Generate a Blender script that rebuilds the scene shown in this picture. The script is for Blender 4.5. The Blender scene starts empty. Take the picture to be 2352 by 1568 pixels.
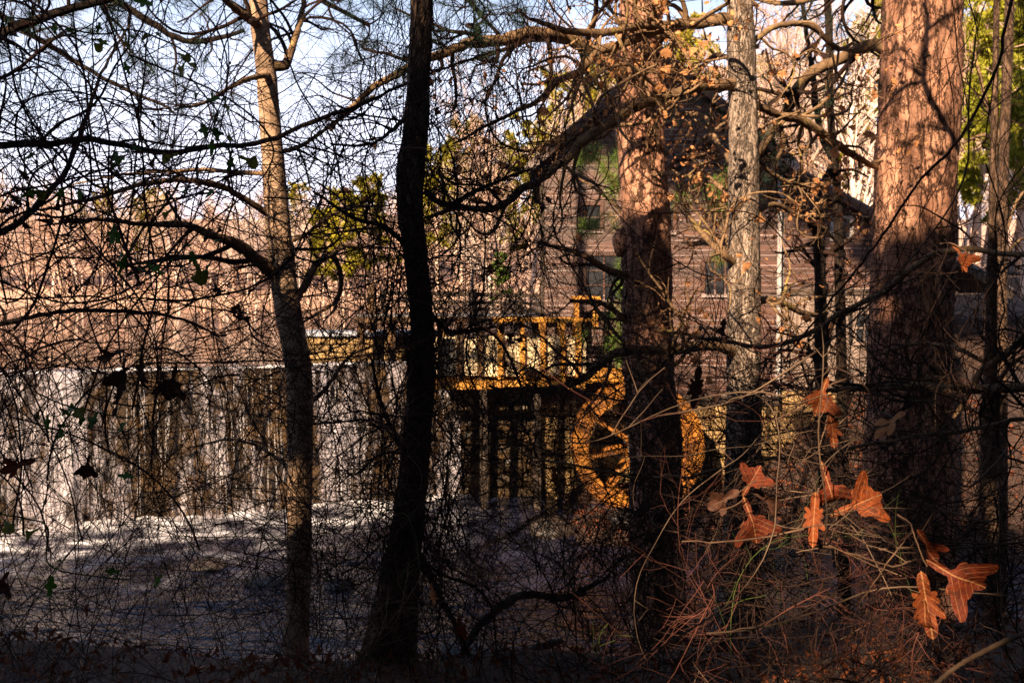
import bpy, math, numpy as np
from mathutils import Vector, Matrix
rng = np.random.default_rng(11)
S = bpy.context.scene
COL = S.collection

# ------------------------------------------------------------------ camera, sky, sun, exposure
E = 5.2                      # eye height over the lower creek
FP = 2287.0                  # focal length in units of the 2352 px wide picture
PITCH = math.atan(114 / FP)
cd = bpy.data.cameras.new("camera"); cam = bpy.data.objects.new("camera", cd); COL.objects.link(cam)
cd.sensor_width = 36.0; cd.lens = 36.0 * FP / 2352
cd.clip_start = 0.05; cd.clip_end = 3000
cam.location = (0, 0, E); cam.rotation_euler = (math.pi / 2 - PITCH, 0, 0)
cd.dof.use_dof = True; cd.dof.focus_distance = 3.9; cd.dof.aperture_fstop = 6.3
S.camera = cam
SUN_EL, SUN_AZ = math.radians(28), math.radians(205)
W = bpy.data.worlds.new("World"); S.world = W; W.use_nodes = True
nt = W.node_tree
sky = nt.nodes.new("ShaderNodeTexSky"); sky.sky_type = 'NISHITA'; sky.sun_disc = False
sky.sun_elevation = SUN_EL; sky.sun_rotation = SUN_AZ; sky.air_density = 1.2; sky.dust_density = .8; sky.ozone_density = 3.5
# thin white veil of high cloud over the blue
tcw = nt.nodes.new("ShaderNodeTexCoord"); mpw = nt.nodes.new("ShaderNodeMapping"); mpw.inputs['Scale'].default_value = (1.2, 1.2, 3.5); nt.links.new(tcw.outputs['Generated'], mpw.inputs[0])
nw = nt.nodes.new("ShaderNodeTexNoise"); nw.inputs['Scale'].default_value = 2.2; nw.inputs['Detail'].default_value = 5; nt.links.new(mpw.outputs[0], nw.inputs[0])
rw_ = nt.nodes.new("ShaderNodeMapRange"); rw_.inputs[1].default_value = .35; rw_.inputs[2].default_value = .65; rw_.inputs[3].default_value = .5; rw_.inputs[4].default_value = .9; nt.links.new(nw.outputs[0], rw_.inputs[0])
mw = nt.nodes.new("ShaderNodeMix"); mw.data_type = 'RGBA'; nt.links.new(sky.outputs[0], mw.inputs[6]); mw.inputs[7].default_value = (12.5, 12.2, 14.8, 1)
spw = nt.nodes.new("ShaderNodeSeparateXYZ"); nt.links.new(tcw.outputs['Generated'], spw.inputs[0])
ew = nt.nodes.new("ShaderNodeMapRange"); ew.interpolation_type = 'SMOOTHSTEP'; ew.inputs[1].default_value = .03; ew.inputs[2].default_value = .40; ew.inputs[3].default_value = 1.25; ew.inputs[4].default_value = .05; nt.links.new(spw.outputs[2], ew.inputs[0])
fw = nt.nodes.new("ShaderNodeMath"); fw.operation = 'MULTIPLY'; fw.use_clamp = True; nt.links.new(rw_.outputs[0], fw.inputs[0]); nt.links.new(ew.outputs[0], fw.inputs[1]); nt.links.new(fw.outputs[0], mw.inputs[0])
nt.links.new(mw.outputs[2], nt.nodes["Background"].inputs[0]); nt.nodes["Background"].inputs[1].default_value = 0.05
sl = bpy.data.lights.new("sun", 'SUN'); sun = bpy.data.objects.new("sun", sl); COL.objects.link(sun)
sl.energy = 5.0; sl.angle = math.radians(0.5); sl.color = (1.0, 0.77, 0.52)
SD = Vector((math.sin(SUN_AZ) * math.cos(SUN_EL), math.cos(SUN_AZ) * math.cos(SUN_EL), math.sin(SUN_EL)))
sun.rotation_euler = SD.to_track_quat('Z', 'Y').to_euler()
S.view_settings.view_transform = 'Standard'; S.view_settings.look = 'None'
S.view_settings.exposure = 1.75; S.view_settings.gamma = 1.0; S.view_settings.use_curve_mapping = False
S.cycles.max_bounces = 6; S.cycles.transparent_max_bounces = 16
S.cycles.sample_clamp_indirect = 4.0

# ------------------------------------------------------------------ helpers
_c, _s = math.cos(PITCH), math.sin(PITCH)
def P(px, py, d):
    """world point seen at picture position (px, py) at distance d along the ground"""
    px = np.asarray(px, float); py = np.asarray(py, float); d = np.asarray(d, float)
    x = (px - 1176) / FP; v = (784 - py) / FP
    fy = _c + v * _s; fz = -_s + v * _c
    k = d / fy
    return np.stack(np.broadcast_arrays(x * k, d + 0 * k, E + fz * k), -1)
def px2m(w, d): return w / FP * d
def nrm(a): return a / (np.linalg.norm(a, axis=-1, keepdims=True) + 1e-12)
def sst(a, b, x):
    t = np.clip((x - a) / (b - a), 0, 1); return t * t * (3 - 2 * t)
def _h(ix, iy, iz, k=0):
    ix = ix.astype(np.int64); iy = iy.astype(np.int64); iz = iz.astype(np.int64)
    n = (ix * 374761393 + iy * 668265263 + iz * 2147483647 + k * 1274126177) & 0xFFFFFFFF
    n = ((n ^ (n >> 13)) * 1274126177) & 0xFFFFFFFF
    n = ((n ^ (n >> 16)) * 2246822519) & 0xFFFFFFFF
    return ((n ^ (n >> 15)) & 0xFFFFFF) / float(0x1000000)
def vnoise(x, y, z=None, seed=0):
    if z is None: z = np.zeros_like(x)
    fx, fy, fz = np.floor(x), np.floor(y), np.floor(z)
    tx, ty, tz = x - fx, y - fy, z - fz
    tx = tx * tx * (3 - 2 * tx); ty = ty * ty * (3 - 2 * ty); tz = tz * tz * (3 - 2 * tz)
    r = 0
    for a in (0, 1):
        for b in (0, 1):
            for c in (0, 1):
                w = (tx if a else 1 - tx) * (ty if b else 1 - ty) * (tz if c else 1 - tz)
                r = r + w * _h(fx + a, fy + b, fz + c, seed)
    return r
def fbm(x, y, z=None, o=4, seed=0):
    r = 0; a = .5; f = 1.0
    for i in range(o):
        r = r + a * vnoise(x * f, y * f, None if z is None else z * f, seed + i); a *= .5; f *= 2.03
    return r / (1 - .5 ** o)
def voronoi_wrap(u, v, nu, seed=0):
    """F1, F2, cell value on a (u wraps at nu cells, v free) grid"""
    fu, fv = np.floor(u), np.floor(v)
    f1 = np.full(u.shape, 9.0); f2 = np.full(u.shape, 9.0); cv = np.zeros(u.shape)
    for a in (-1, 0, 1):
        for b in (-1, 0, 1):
            cu, cw = fu + a, fv + b
            wu = np.mod(cu, nu); z0 = np.zeros_like(wu)
            jx = _h(wu, cw, z0, seed) * .8 + .1; jy = _h(wu, cw, z0, seed + 7) * .8 + .1
            d = np.hypot(cu + jx - u, cw + jy - v)
            val = _h(wu, cw, z0, seed + 13)
            near = d < f1
            f2 = np.where(near, f1, np.minimum(f2, d)); cv = np.where(near, val, cv); f1 = np.where(near, d, f1)
    return f1, f2, cv
def crom(pts, n):
    """smooth resampling of a polyline (any columns) to n rows"""
    p = np.asarray(pts, float)
    q = np.vstack([2 * p[0] - p[1], p, 2 * p[-1] - p[-2]])
    seg = np.linalg.norm(np.diff(p[:, :3], axis=0), axis=1); cum = np.r_[0, np.cumsum(seg)]
    t = np.linspace(0, cum[-1], n); i = np.clip(np.searchsorted(cum, t, 'right') - 1, 0, len(p) - 2)
    f = ((t - cum[i]) / np.maximum(seg[i], 1e-9))[:, None]
    a, b, c, d = q[i], q[i + 1], q[i + 2], q[i + 3]
    return .5 * (2 * b + (c - a) * f + (2 * a - 5 * b + 4 * c - d) * f ** 2 + (3 * b - a - 3 * c + d) * f ** 3)

class Geo:
    def __init__(s): s.V = []; s.Q = []; s.T = []; s.n = 0; s.A = []
    def add(s, V, F, attr=None):
        V = np.asarray(V, float).reshape(-1, 3); F = np.asarray(F, np.int64)
        if len(V) == 0: return s
        (s.Q if F.shape[1] == 4 else s.T).append(F + s.n)
        s.V.append(V); s.n += len(V)
        s.A.append(np.zeros(len(V)) if attr is None else np.asarray(attr, float).ravel())
        return s
    def more(s, F, n0):
        F = np.asarray(F, np.int64); (s.Q if F.shape[1] == 4 else s.T).append(F + n0)
    def mesh(s, name, origin=(0, 0, 0), smooth=True, attr=None):
        me = bpy.data.meshes.new(name)
        V = (np.concatenate(s.V) if s.V else np.zeros((0, 3))) - np.asarray(origin, float)
        me.vertices.add(len(V)); me.vertices.foreach_set("co", V.ravel().astype(np.float32))
        Q = np.concatenate(s.Q) if s.Q else np.zeros((0, 4), int); T = np.concatenate(s.T) if s.T else np.zeros((0, 3), int)
        L = np.r_[Q.ravel(), T.ravel()]
        me.loops.add(len(L)); me.loops.foreach_set("vertex_index", L.astype(np.int32))
        st = np.r_[np.arange(len(Q)) * 4, len(Q) * 4 + np.arange(len(T)) * 3]
        me.polygons.add(len(st)); me.polygons.foreach_set("loop_start", st.astype(np.int32))
        me.polygons.foreach_set("use_smooth", np.full(len(st), bool(smooth)))
        if attr:
            a = me.attributes.new(attr, 'FLOAT', 'POINT'); a.data.foreach_set("value", np.concatenate(s.A).astype(np.float32))
        me.update(calc_edges=True)
        return me

def link(name, me, mat=None, parent=None, kind=None):
    o = bpy.data.objects.new(name, me); COL.objects.link(o)
    if mat is not None and me is not None and not me.materials: me.materials.append(mat)
    if parent is not None: o.parent = parent
    if kind: o["kind"] = kind
    return o
def worldloc(o):
    v = np.zeros(3)
    while o is not None: v = v + np.array(o.location); o = o.parent
    return v
def put(name, g, mat, parent=None, smooth=True, kind=None, attr=None):
    """world-space geometry -> one object (under its unrotated parent)"""
    return link(name, g.mesh(name, worldloc(parent), smooth, attr), mat, parent, kind)
def tag(o, label, cat, group=None):
    o["label"] = label; o["category"] = cat
    if group: o["group"] = group
    return o
def thing(name, loc, label, cat, group=None, rz=0):
    o = bpy.data.objects.new(name, None); COL.objects.link(o); o.location = [float(v) for v in loc]; o.rotation_euler = (0, 0, rz)
    o.empty_display_size = .2
    return tag(o, label, cat, group)

BOXF = np.array([[0, 3, 2, 1], [4, 5, 6, 7], [0, 1, 5, 4], [1, 2, 6, 5], [2, 3, 7, 6], [3, 0, 4, 7]])
def box(g, lo, hi, jit=0.0):
    (a, b, c), (d, e, f) = lo, hi
    V = np.array([[a, b, c], [d, b, c], [d, e, c], [a, e, c], [a, b, f], [d, b, f], [d, e, f], [a, e, f]], float)
    if jit: V += rng.normal(0, jit, V.shape)
    return g.add(V, BOXF)
def beam(g, p, q, w, h, up=(0, 0, 1)):
    p = np.array(p, float); q = np.array(q, float); t = nrm(q - p); u = np.array(up, float)
    s = nrm(np.cross(t, u)); u = np.cross(s, t)
    V = []
    for c in (p, q):
        for a, b in ((-1, -1), (1, -1), (1, 1), (-1, 1)): V.append(c + s * a * w / 2 + u * b * h / 2)
    return g.add(V, [[0, 1, 2, 3], [7, 6, 5, 4], [0, 4, 5, 1], [1, 5, 6, 2], [2, 6, 7, 3], [3, 7, 4, 0]])
def stone(g, lo, hi, rnd=.18, jit=.02):
    """a rough block: each face split, corners pulled in"""
    lo = np.array(lo, float); hi = np.array(hi, float); n = 3
    k = np.linspace(-1, 1, n)
    base = g.n
    for ax in range(3):
        for sg in (-1, 1):
            A, B = np.meshgrid(k, k, indexing='ij'); C = np.full_like(A, sg)
            p = [None] * 3; p[ax] = C; p[(ax + 1) % 3] = A * sg; p[(ax + 2) % 3] = B
            p = np.stack(p, -1).reshape(-1, 3)
            r = np.linalg.norm(p, axis=1, keepdims=True); p = p * (1 - rnd * (r - 1) / 0.73 * .5)
            w = (lo + hi) / 2 + p * (hi - lo) / 2
            w = w + (np.stack([_h(*[np.round(p[:, i] * 10) + 100 for i in range(3)], k=int(base) + j) for j in range(3)], -1) - .5) * 2 * jit
            F = [[i * n + j, (i + 1) * n + j, (i + 1) * n + j + 1, i * n + j + 1] for i in range(n - 1) for j in range(n - 1)]
            g.add(w, F)
    return g

def tubes(g, PP, RR, sides=3, attr=None):
    N, M = PP.shape[:2]
    if N == 0: return g
    T = nrm(np.gradient(PP, axis=1))
    ref = nrm(rng.normal(size=(N, 1, 3)))
    a = np.abs((T * ref).sum(-1)).max(1)
    bad = a > .97
    ref[bad] = nrm(np.cross(ref[bad], rng.normal(size=(bad.sum(), 1, 3))))
    n1 = nrm(np.cross(T, ref)); n2 = np.cross(T, n1)
    th = np.arange(sides) * 2 * np.pi / sides
    V = PP[:, :, None] + RR[:, :, None, None] * (np.cos(th)[None, None, :, None] * n1[:, :, None] + np.sin(th)[None, None, :, None] * n2[:, :, None])
    i = np.arange(N)[:, None, None] * M * sides + np.arange(M - 1)[None, :, None] * sides
    j = np.arange(sides)[None, None, :]; j2 = (j + 1) % sides
    F = np.stack([i + j, i + j2, i + sides + j2, i + sides + j], -1).reshape(-1, 4)
    g.add(V.reshape(-1, 3), F, attr)
    return g
def walk(s, d, L, M, curl, up=0.0, mem=.75):
    d = nrm(d); N = len(s); c = np.zeros((N, 3)); pts = [s]; st = (np.asarray(L) / (M - 1)).reshape(-1, 1) * np.ones((N, 1))
    up = np.asarray(up, float).reshape(-1, 1)
    for k in range(M - 1):
        c = mem * c + rng.normal(size=(N, 3)) * curl
        c[:, 2:3] += up * .1
        d = nrm(d + c); pts.append(pts[-1] + d * st)
    return np.stack(pts, 1)
def spawn(PP, RR, n, L0, L1, M, curl, ang=(.5, 1.1), tmin=.12, up=0., rf=.6, rmin=.0012, lift=0., mem=.6, tip=.4, flat=0.0):
    N, M0 = PP.shape[:2]
    ln = np.linalg.norm(np.diff(PP, axis=1), axis=2).sum(1); w = ln / ln.sum()
    i = rng.choice(N, n, p=w); t = rng.uniform(tmin, 1, n); k = np.clip((t * (M0 - 1)).astype(int), 0, M0 - 2)
    f = (t * (M0 - 1) - k)[:, None]
    s = PP[i, k] * (1 - f) + PP[i, k + 1] * f; T = nrm(PP[i, k + 1] - PP[i, k])
    r = rng.normal(size=(n, 3)); r[:, 1] *= (1 - flat)
    q = nrm(r - (r * T).sum(1, keepdims=True) * T)
    a = rng.uniform(ang[0], ang[1], n)[:, None]
    d = np.cos(a) * T + np.sin(a) * q; d[:, 2] += lift
    L = rng.uniform(L0, L1, n) * (1.15 - .6 * t)
    R0 = np.maximum(RR[i, k] * rf, rmin)
    return walk(s, d, L, M, curl, up, mem), np.maximum(R0[:, None] * np.linspace(1, tip, M)[None], rmin * .7)
def randrot(n):
    q = nrm(rng.normal(size=(n, 4))); w, x, y, z = q.T
    return np.stack([np.stack([1 - 2 * (y * y + z * z), 2 * (x * y - z * w), 2 * (x * z + y * w)], -1),
                     np.stack([2 * (x * y + z * w), 1 - 2 * (x * x + z * z), 2 * (y * z - x * w)], -1),
                     np.stack([2 * (x * z - y * w), 2 * (y * z + x * w), 1 - 2 * (x * x + y * y)], -1)], 1)
def scatter(g, V, F, pos, R, sc):
    n = len(pos); nv = len(V)
    W_ = np.einsum('nij,vj->nvi', R, V) * np.asarray(sc).reshape(-1, 1, 1) + pos[:, None]
    g.add(W_.reshape(-1, 3), (np.asarray(F)[None] + (np.arange(n) * nv)[:, None, None]).reshape(-1, np.asarray(F).shape[1]))
    return g
def needles(g, pos, ax, n, l0, l1, w, spread=.75, back=.12):
    """pine sprays: n needles round each (pos, ax)"""
    N = len(pos); p = np.repeat(pos, n, 0); a = np.repeat(ax, n, 0)
    p = p - a * rng.uniform(0, back, (N * n, 1))
    d = nrm(a * rng.uniform(.25, 1, (N * n, 1)) + rng.normal(size=(N * n, 3)) * spread)
    L = rng.uniform(l0, l1, (N * n, 1)); sd = nrm(np.cross(d, rng.normal(size=(N * n, 3)))) * w / 2
    mid = p + d * L * .55; tipp = p + d * L + np.array([0, 0, -.12]) * L
    V = np.stack([p - sd * .7, p + sd * .7, mid + sd, mid - sd, tipp], 1).reshape(-1, 3)
    b = np.arange(N * n)[:, None] * 5
    n0 = g.n
    g.add(V, b + np.array([[0, 1, 2, 3]])); g.more(b + np.array([[3, 2, 4]]), n0)
    return g

# ------------------------------------------------------------------ materials
def newmat(name):
    m = bpy.data.materials.new(name); m.use_nodes = True
    t = m.node_tree; b = t.nodes["Principled BSDF"]
    return m, t, b
def nd(t, ty, **kw):
    n = t.nodes.new(ty)
    for k, v in kw.items(): setattr(n, k, v)
    return n
def ramp(t, fac, stops):
    r = nd(t, "ShaderNodeValToRGB"); e = r.color_ramp.elements
    while len(e) < len(stops): e.new(.5)
    for x, (p, c) in zip(e, stops): x.position = p; x.color = (*c, 1) if len(c) == 3 else c
    t.links.new(fac, r.inputs[0]); return r.outputs[0]
def noise(t, scale, stretch=(1, 1, 1), detail=4, rough=.6, coord='Object', dist=0):
    tc = nd(t, "ShaderNodeTexCoord"); mp = nd(t, "ShaderNodeMapping"); mp.inputs['Scale'].default_value = stretch
    t.links.new(tc.outputs[coord], mp.inputs[0])
    n = nd(t, "ShaderNodeTexNoise"); n.inputs['Scale'].default_value = scale; n.inputs['Detail'].default_value = detail
    n.inputs['Roughness'].default_value = rough; n.inputs['Distortion'].default_value = dist
    t.links.new(mp.outputs[0], n.inputs[0]); return n.outputs[0]
def bump(t, b, h, strength, dist=.02):
    u = nd(t, "ShaderNodeBump"); u.inputs['Strength'].default_value = strength; u.inputs['Distance'].default_value = dist
    t.links.new(h, u.inputs['Height']); t.links.new(u.outputs[0], b.inputs['Normal']); return u
def mixc(t, fac, a, b, mode='MIX'):
    m = nd(t, "ShaderNodeMix", data_type='RGBA', blend_type=mode)
    for s, v in ((0, fac), (6, a), (7, b)):
        if hasattr(v, 'is_linked') or hasattr(v, 'links'): t.links.new(v, m.inputs[s])
        elif s == 0: m.inputs[s].default_value = v
        else: m.inputs[s].default_value = (*v, 1)
    return m.outputs[2]
def objrand(t):
    o = nd(t, "ShaderNodeObjectInfo"); return o.outputs['Random']
def mat_noise(name, c1, c2, scale=6, stretch=(1, 1, 1), rough=.85, bmp=.3, bdist=.01, spec=.25, c3=None, vary=0.0, detail=5):
    m, t, b = newmat(name)
    n = noise(t, scale, stretch, detail)
    st = [(.32, c1), (.68, c2)] if c3 is None else [(.28, c1), (.5, c2), (.75, c3)]
    col = ramp(t, n, st)
    if vary:
        k = ramp(t, objrand(t), [(0, (1 - vary,) * 3), (1, (1 + vary * .6,) * 3)])
        col = mixc(t, 1.0, col, k, 'MULTIPLY')
    t.links.new(col, b.inputs['Base Color'])
    b.inputs['Roughness'].default_value = rough; b.inputs['Specular IOR Level'].default_value = spec
    if bmp: bump(t, b, n, bmp, bdist)
    return m
def vor(t, vec, scale, feature='DISTANCE_TO_EDGE'):
    v = nd(t, "ShaderNodeTexVoronoi", feature=feature); v.inputs['Scale'].default_value = scale; v.inputs['Randomness'].default_value = 1.0
    t.links.new(vec, v.inputs['Vector']); return v
def mat_bark(name, plate1, plate2, crack, scale=9, lichen=None, cells=0, zs=.4, cw=.09, warp=.05):
    """furrowed bark: irregular plates between dark cracks, flaking in layers"""
    m, t, b = newmat(name)
    at = nd(t, "ShaderNodeAttribute"); at.attribute_name = "crack"
    n = noise(t, scale, (1, 1, .35), 6, .65)
    n2 = noise(t, scale * 7, (1, 1, .5), 4, .7)
    col = ramp(t, n, [(.3, plate1), (.7, plate2)])
    col = mixc(t, .32, col, ramp(t, n2, [(.3, tuple(v * .4 for v in plate1)), (.7, tuple(min(1, v * 1.4) for v in plate2))]))
    if lichen is not None:
        n3 = noise(t, 3.3, (1, 1, .6), 7, .7)
        col = mixc(t, ramp(t, n3, [(.58, (0, 0, 0)), (.66, (.75, .75, .75))]), col, lichen)
    h = n2
    if cells:
        tc = nd(t, "ShaderNodeTexCoord"); mp = nd(t, "ShaderNodeMapping"); mp.inputs['Scale'].default_value = (1, 1, zs); t.links.new(tc.outputs['Object'], mp.inputs[0])
        nz = nd(t, "ShaderNodeTexNoise"); nz.inputs['Scale'].default_value = cells * .55; nz.inputs['Detail'].default_value = 6; nz.inputs['Roughness'].default_value = .7; t.links.new(mp.outputs[0], nz.inputs[0])
        sb = nd(t, "ShaderNodeVectorMath", operation='SUBTRACT'); sb.inputs[1].default_value = (.5, .5, .5); t.links.new(nz.outputs['Color'], sb.inputs[0])
        sc = nd(t, "ShaderNodeVectorMath", operation='SCALE'); sc.inputs['Scale'].default_value = warp; t.links.new(sb.outputs[0], sc.inputs[0])
        ad = nd(t, "ShaderNodeVectorMath", operation='ADD'); t.links.new(mp.outputs[0], ad.inputs[0]); t.links.new(sc.outputs[0], ad.inputs[1])
        v1 = vor(t, ad.outputs[0], cells); v2 = vor(t, ad.outputs[0], cells * 2.6); vc = vor(t, ad.outputs[0], cells, 'F1')
        k = ramp(t, v1.outputs['Distance'], [(.0, (1, 1, 1)), (cw * .45, (.8,) * 3), (cw, (0, 0, 0))])
        k2 = ramp(t, v2.outputs['Distance'], [(.0, (.55,) * 3), (cw * .5, (0, 0, 0))])
        nm = noise(t, cells * .3, (1, 1, .5), 3)
        kk = mixc(t, ramp(t, nm, [(.35, (.25,) * 3), (.6, (1,) * 3)]), (0, 0, 0), k2)
        kt = mixc(t, 1.0, k, kk, 'LIGHTEN')
        bw = nd(t, "ShaderNodeRGBToBW"); t.links.new(vc.outputs['Color'], bw.inputs[0])
        col = mixc(t, 1.0, col, ramp(t, bw.outputs[0], [(.2, (.62, .58, .56)), (.8, (1.25, 1.2, 1.15))]), 'MULTIPLY')
        col = mixc(t, kt, col, crack)
        inv = nd(t, "ShaderNodeMath", operation='MULTIPLY_ADD'); inv.inputs[1].default_value = -.8; bk = nd(t, "ShaderNodeRGBToBW"); t.links.new(kt, bk.inputs[0]); t.links.new(bk.outputs[0], inv.inputs[0]); 
        hm = nd(t, "ShaderNodeMath", operation='MULTIPLY'); hm.inputs[1].default_value = .35; t.links.new(n2, hm.inputs[0]); t.links.new(hm.outputs[0], inv.inputs[2]); h = inv.outputs[0]
    at2 = nd(t, "ShaderNodeMath", operation='MULTIPLY'); at2.inputs[1].default_value = .5 if cells else 1.0; t.links.new(at.outputs['Fac'], at2.inputs[0])
    col = mixc(t, at2.outputs[0], col, crack)
    t.links.new(col, b.inputs['Base Color']); b.inputs['Roughness'].default_value = .9; b.inputs['Specular IOR Level'].default_value = .2
    bump(t, b, h, .8 if cells else .55, .02 if cells else .012)
    return m
def mat_leaf(name, c1, c2, trans=.35, rough=.6, scale=9, spec=.2):
    m, t, b = newmat(name)
    n = noise(t, scale, (1, 1, 1), 4, .6)
    col = ramp(t, n, [(.3, c1), (.7, c2)])
    k = ramp(t, objrand(t), [(0, (.65,) * 3), (1, (1.2,) * 3)])
    col = mixc(t, 1.0, col, k, 'MULTIPLY')
    t.links.new(col, b.inputs['Base Color']); b.inputs['Roughness'].default_value = rough; b.inputs['Specular IOR Level'].default_value = spec
    tr = nd(t, "ShaderNodeBsdfTranslucent"); t.links.new(col, tr.inputs[0])
    mx = nd(t, "ShaderNodeMixShader"); mx.inputs[0].default_value = trans
    t.links.new(b.outputs[0], mx.inputs[1]); t.links.new(tr.outputs[0], mx.inputs[2])
    t.links.new(mx.outputs[0], t.nodes["Material Output"].inputs[0])
    bump(t, b, n, .25, .004)
    return m

M = {}
M['pine_bark'] = mat_bark("pine_bark", (.22, .088, .050), (.48, .265, .18), (.030, .013, .008), 7, None, 9.5, .28, .095, .34)
M['grey_bark'] = mat_bark("grey_oak_bark", (.23, .165, .13), (.47, .375, .31), (.028, .018, .013), 8, None, 26, .20, .12, .22)
M['dark_bark'] = mat_bark("dark_bark", (.020, .012, .008), (.055, .034, .023), (.004, .003, .002), 10, None, 24, .20, .12, .22)
M['vine_bark'] = mat_bark("rough_brown_bark", (.075, .045, .030), (.20, .13, .09), (.006, .004, .003), 10, None, 22, .20, .13, .25)
M['smooth_bark'] = mat_bark("smooth_bark", (.19, .115, .07), (.38, .25, .165), (.05, .028, .017), 10, (.52, .45, .35))
M['brown_bark'] = mat_bark("brown_bark", (.07, .04, .026), (.17, .105, .07), (.015, .009, .006), 10, None, 20, .25, .10, .2)
M['limb_bark'] = mat_bark("limb_bark", (.10, .055, .028), (.27, .165, .09), (.03, .015, .008), 14, (.34, .24, .07))
M['twig'] = mat_noise("twig", (.010, .005, .004), (.032, .015, .010), 5, bmp=0, spec=.15)
M['twig_red'] = mat_noise("twig_reddish", (.035, .011, .008), (.10, .032, .021), 5, bmp=0, spec=.2)
M['twig_tan'] = mat_noise("twig_tan", (.075, .038, .018), (.24, .14, .07), 5, bmp=0, spec=.2)
M['twig_brown'] = mat_noise("twig_brown", (.04, .020, .012), (.12, .066, .038), 9, bmp=.3, bdist=.004, spec=.2)
M['twig_grey'] = mat_noise("twig_grey_brown", (.045, .026, .016), (.13, .08, .05), 5, bmp=0, spec=.2)
M['stem_green'] = mat_noise("green_stem", (.02, .03, .005), (.055, .075, .012), 5, bmp=0, spec=.3)
M['needle_dark'] = mat_leaf("pine_needle_dark", (.010, .026, .016), (.03, .06, .03), .2)
M['needle_green'] = mat_leaf("pine_needle_green", (.07, .125, .016), (.17, .23, .04), .35)
M['needle_gold'] = mat_leaf("pine_needle_gold", (.30, .26, .018), (.52, .43, .05), .35, scale=.4)
M['needle_lime'] = mat_leaf("pine_needle_lime", (.19, .20, .014), (.42, .38, .04), .4, scale=.5)
M['straw'] = mat_noise("pine_straw", (.10, .035, .012), (.30, .12, .04), 3, bmp=0)
M['leaf_orange'] = mat_leaf("leaf_orange", (.11, .019, .004), (.27, .058, .011), .3)
M['leaf_rust'] = mat_leaf("leaf_rust", (.07, .010, .004), (.18, .030, .008), .28, .5)
def leaf_veins(m):
    t = m.node_tree; b = t.nodes["Principled BSDF"]; base = b.inputs['Base Color'].links[0].from_socket
    tc = nd(t, "ShaderNodeTexCoord"); sp = nd(t, "ShaderNodeSeparateXYZ"); t.links.new(tc.outputs['Object'], sp.inputs[0])
    def mth(op, a, b_=None, c=None):
        n = nd(t, "ShaderNodeMath", operation=op)
        for k, v in enumerate((a, b_, c)):
            if v is None: continue
            if hasattr(v, 'links'): t.links.new(v, n.inputs[k])
            else: n.inputs[k].default_value = v
        return n.outputs[0]
    ax = mth('ABSOLUTE', sp.outputs[0]); mid = mth('LESS_THAN', ax, .011)
    fr = mth('FRACT', mth('MULTIPLY', mth('SUBTRACT', sp.outputs[1], mth('MULTIPLY', ax, .8)), 8.5)); side = mth('MULTIPLY', mth('LESS_THAN', fr, .10), .6)
    vein = mth('MAXIMUM', mid, side)
    sn = noise(t, 5.5, detail=6, rough=.75); spots = ramp(t, sn, [(.52, (0, 0, 0)), (.62, (.8,) * 3)])
    c = mixc(t, spots, base, (.035, .012, .006)); c = mixc(t, mth('MULTIPLY', vein, .55), c, (.42, .20, .08))
    t.links.new(c, b.inputs['Base Color'])
    for n in t.nodes:
        if n.type == 'BSDF_TRANSLUCENT': t.links.new(c, n.inputs[0])
    h = mth('ADD', mth('MULTIPLY', vein, .5), mth('MULTIPLY', noise(t, 14, detail=4), .8)); bump(t, b, h, .6, .02); b.inputs['Specular IOR Level'].default_value = .22; b.inputs['Roughness'].default_value = .6
for k in ('leaf_orange', 'leaf_rust'): leaf_veins(M[k])
M['leaf_tan'] = mat_leaf("leaf_tan_clinging", (.46, .17, .055), (.72, .36, .16), .4)
M['leaf_brown'] = mat_leaf("leaf_brown", (.035, .014, .009), (.09, .035, .02), .25)
M['leaf_green'] = mat_leaf("leaf_green", (.035, .10, .012), (.10, .20, .028), .3, .35)
M['leaf_yellow'] = mat_leaf("leaf_yellow_green", (.10, .11, .012), (.22, .20, .025), .35, .4)
M['litter'] = mat_leaf("leaf_litter", (.09, .024, .009), (.34, .10, .038), .15, .6, 3)
M['far_bare'] = mat_noise("far_bare_wood", (.38, .225, .16), (.68, .47, .37), .7, bmp=0, rough=.95)
M['far_bare_grey'] = mat_noise("far_bare_grey_wood", (.46, .33, .265), (.76, .60, .52), .7, bmp=0, rough=.95)
m, t, b = newmat("weathered_clapboard")     # dark boards, sunlit streaks painted along the lower edge
n1 = noise(t, 1.5, (.3, 1, 3), 5, .65); n2 = noise(t, 3, (.5, 1, 40), 4, .6)
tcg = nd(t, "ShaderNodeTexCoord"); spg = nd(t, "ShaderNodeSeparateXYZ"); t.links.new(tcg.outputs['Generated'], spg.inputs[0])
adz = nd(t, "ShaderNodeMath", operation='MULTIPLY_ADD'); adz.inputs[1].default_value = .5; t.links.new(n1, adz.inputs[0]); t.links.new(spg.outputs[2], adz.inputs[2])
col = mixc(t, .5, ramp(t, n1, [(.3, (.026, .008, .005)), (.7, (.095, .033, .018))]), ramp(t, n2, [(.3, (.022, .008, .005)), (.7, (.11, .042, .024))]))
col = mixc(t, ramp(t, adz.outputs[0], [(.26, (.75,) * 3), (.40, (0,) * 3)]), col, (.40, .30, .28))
col = mixc(t, 1.0, col, ramp(t, objrand(t), [(0, (.6,) * 3), (1, (1.2,) * 3)]), 'MULTIPLY')
t.links.new(col, b.inputs['Base Color']); b.inputs['Roughness'].default_value = .55; b.inputs['Specular IOR Level'].default_value = .4; M['clap'] = m
M['plankv'] = mat_noise("weathered_upright_plank", (.08, .05, .038), (.17, .115, .09), 3, (6, 1, .25), .75, .5, .006, .35, (.26, .195, .16), .35)
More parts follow.
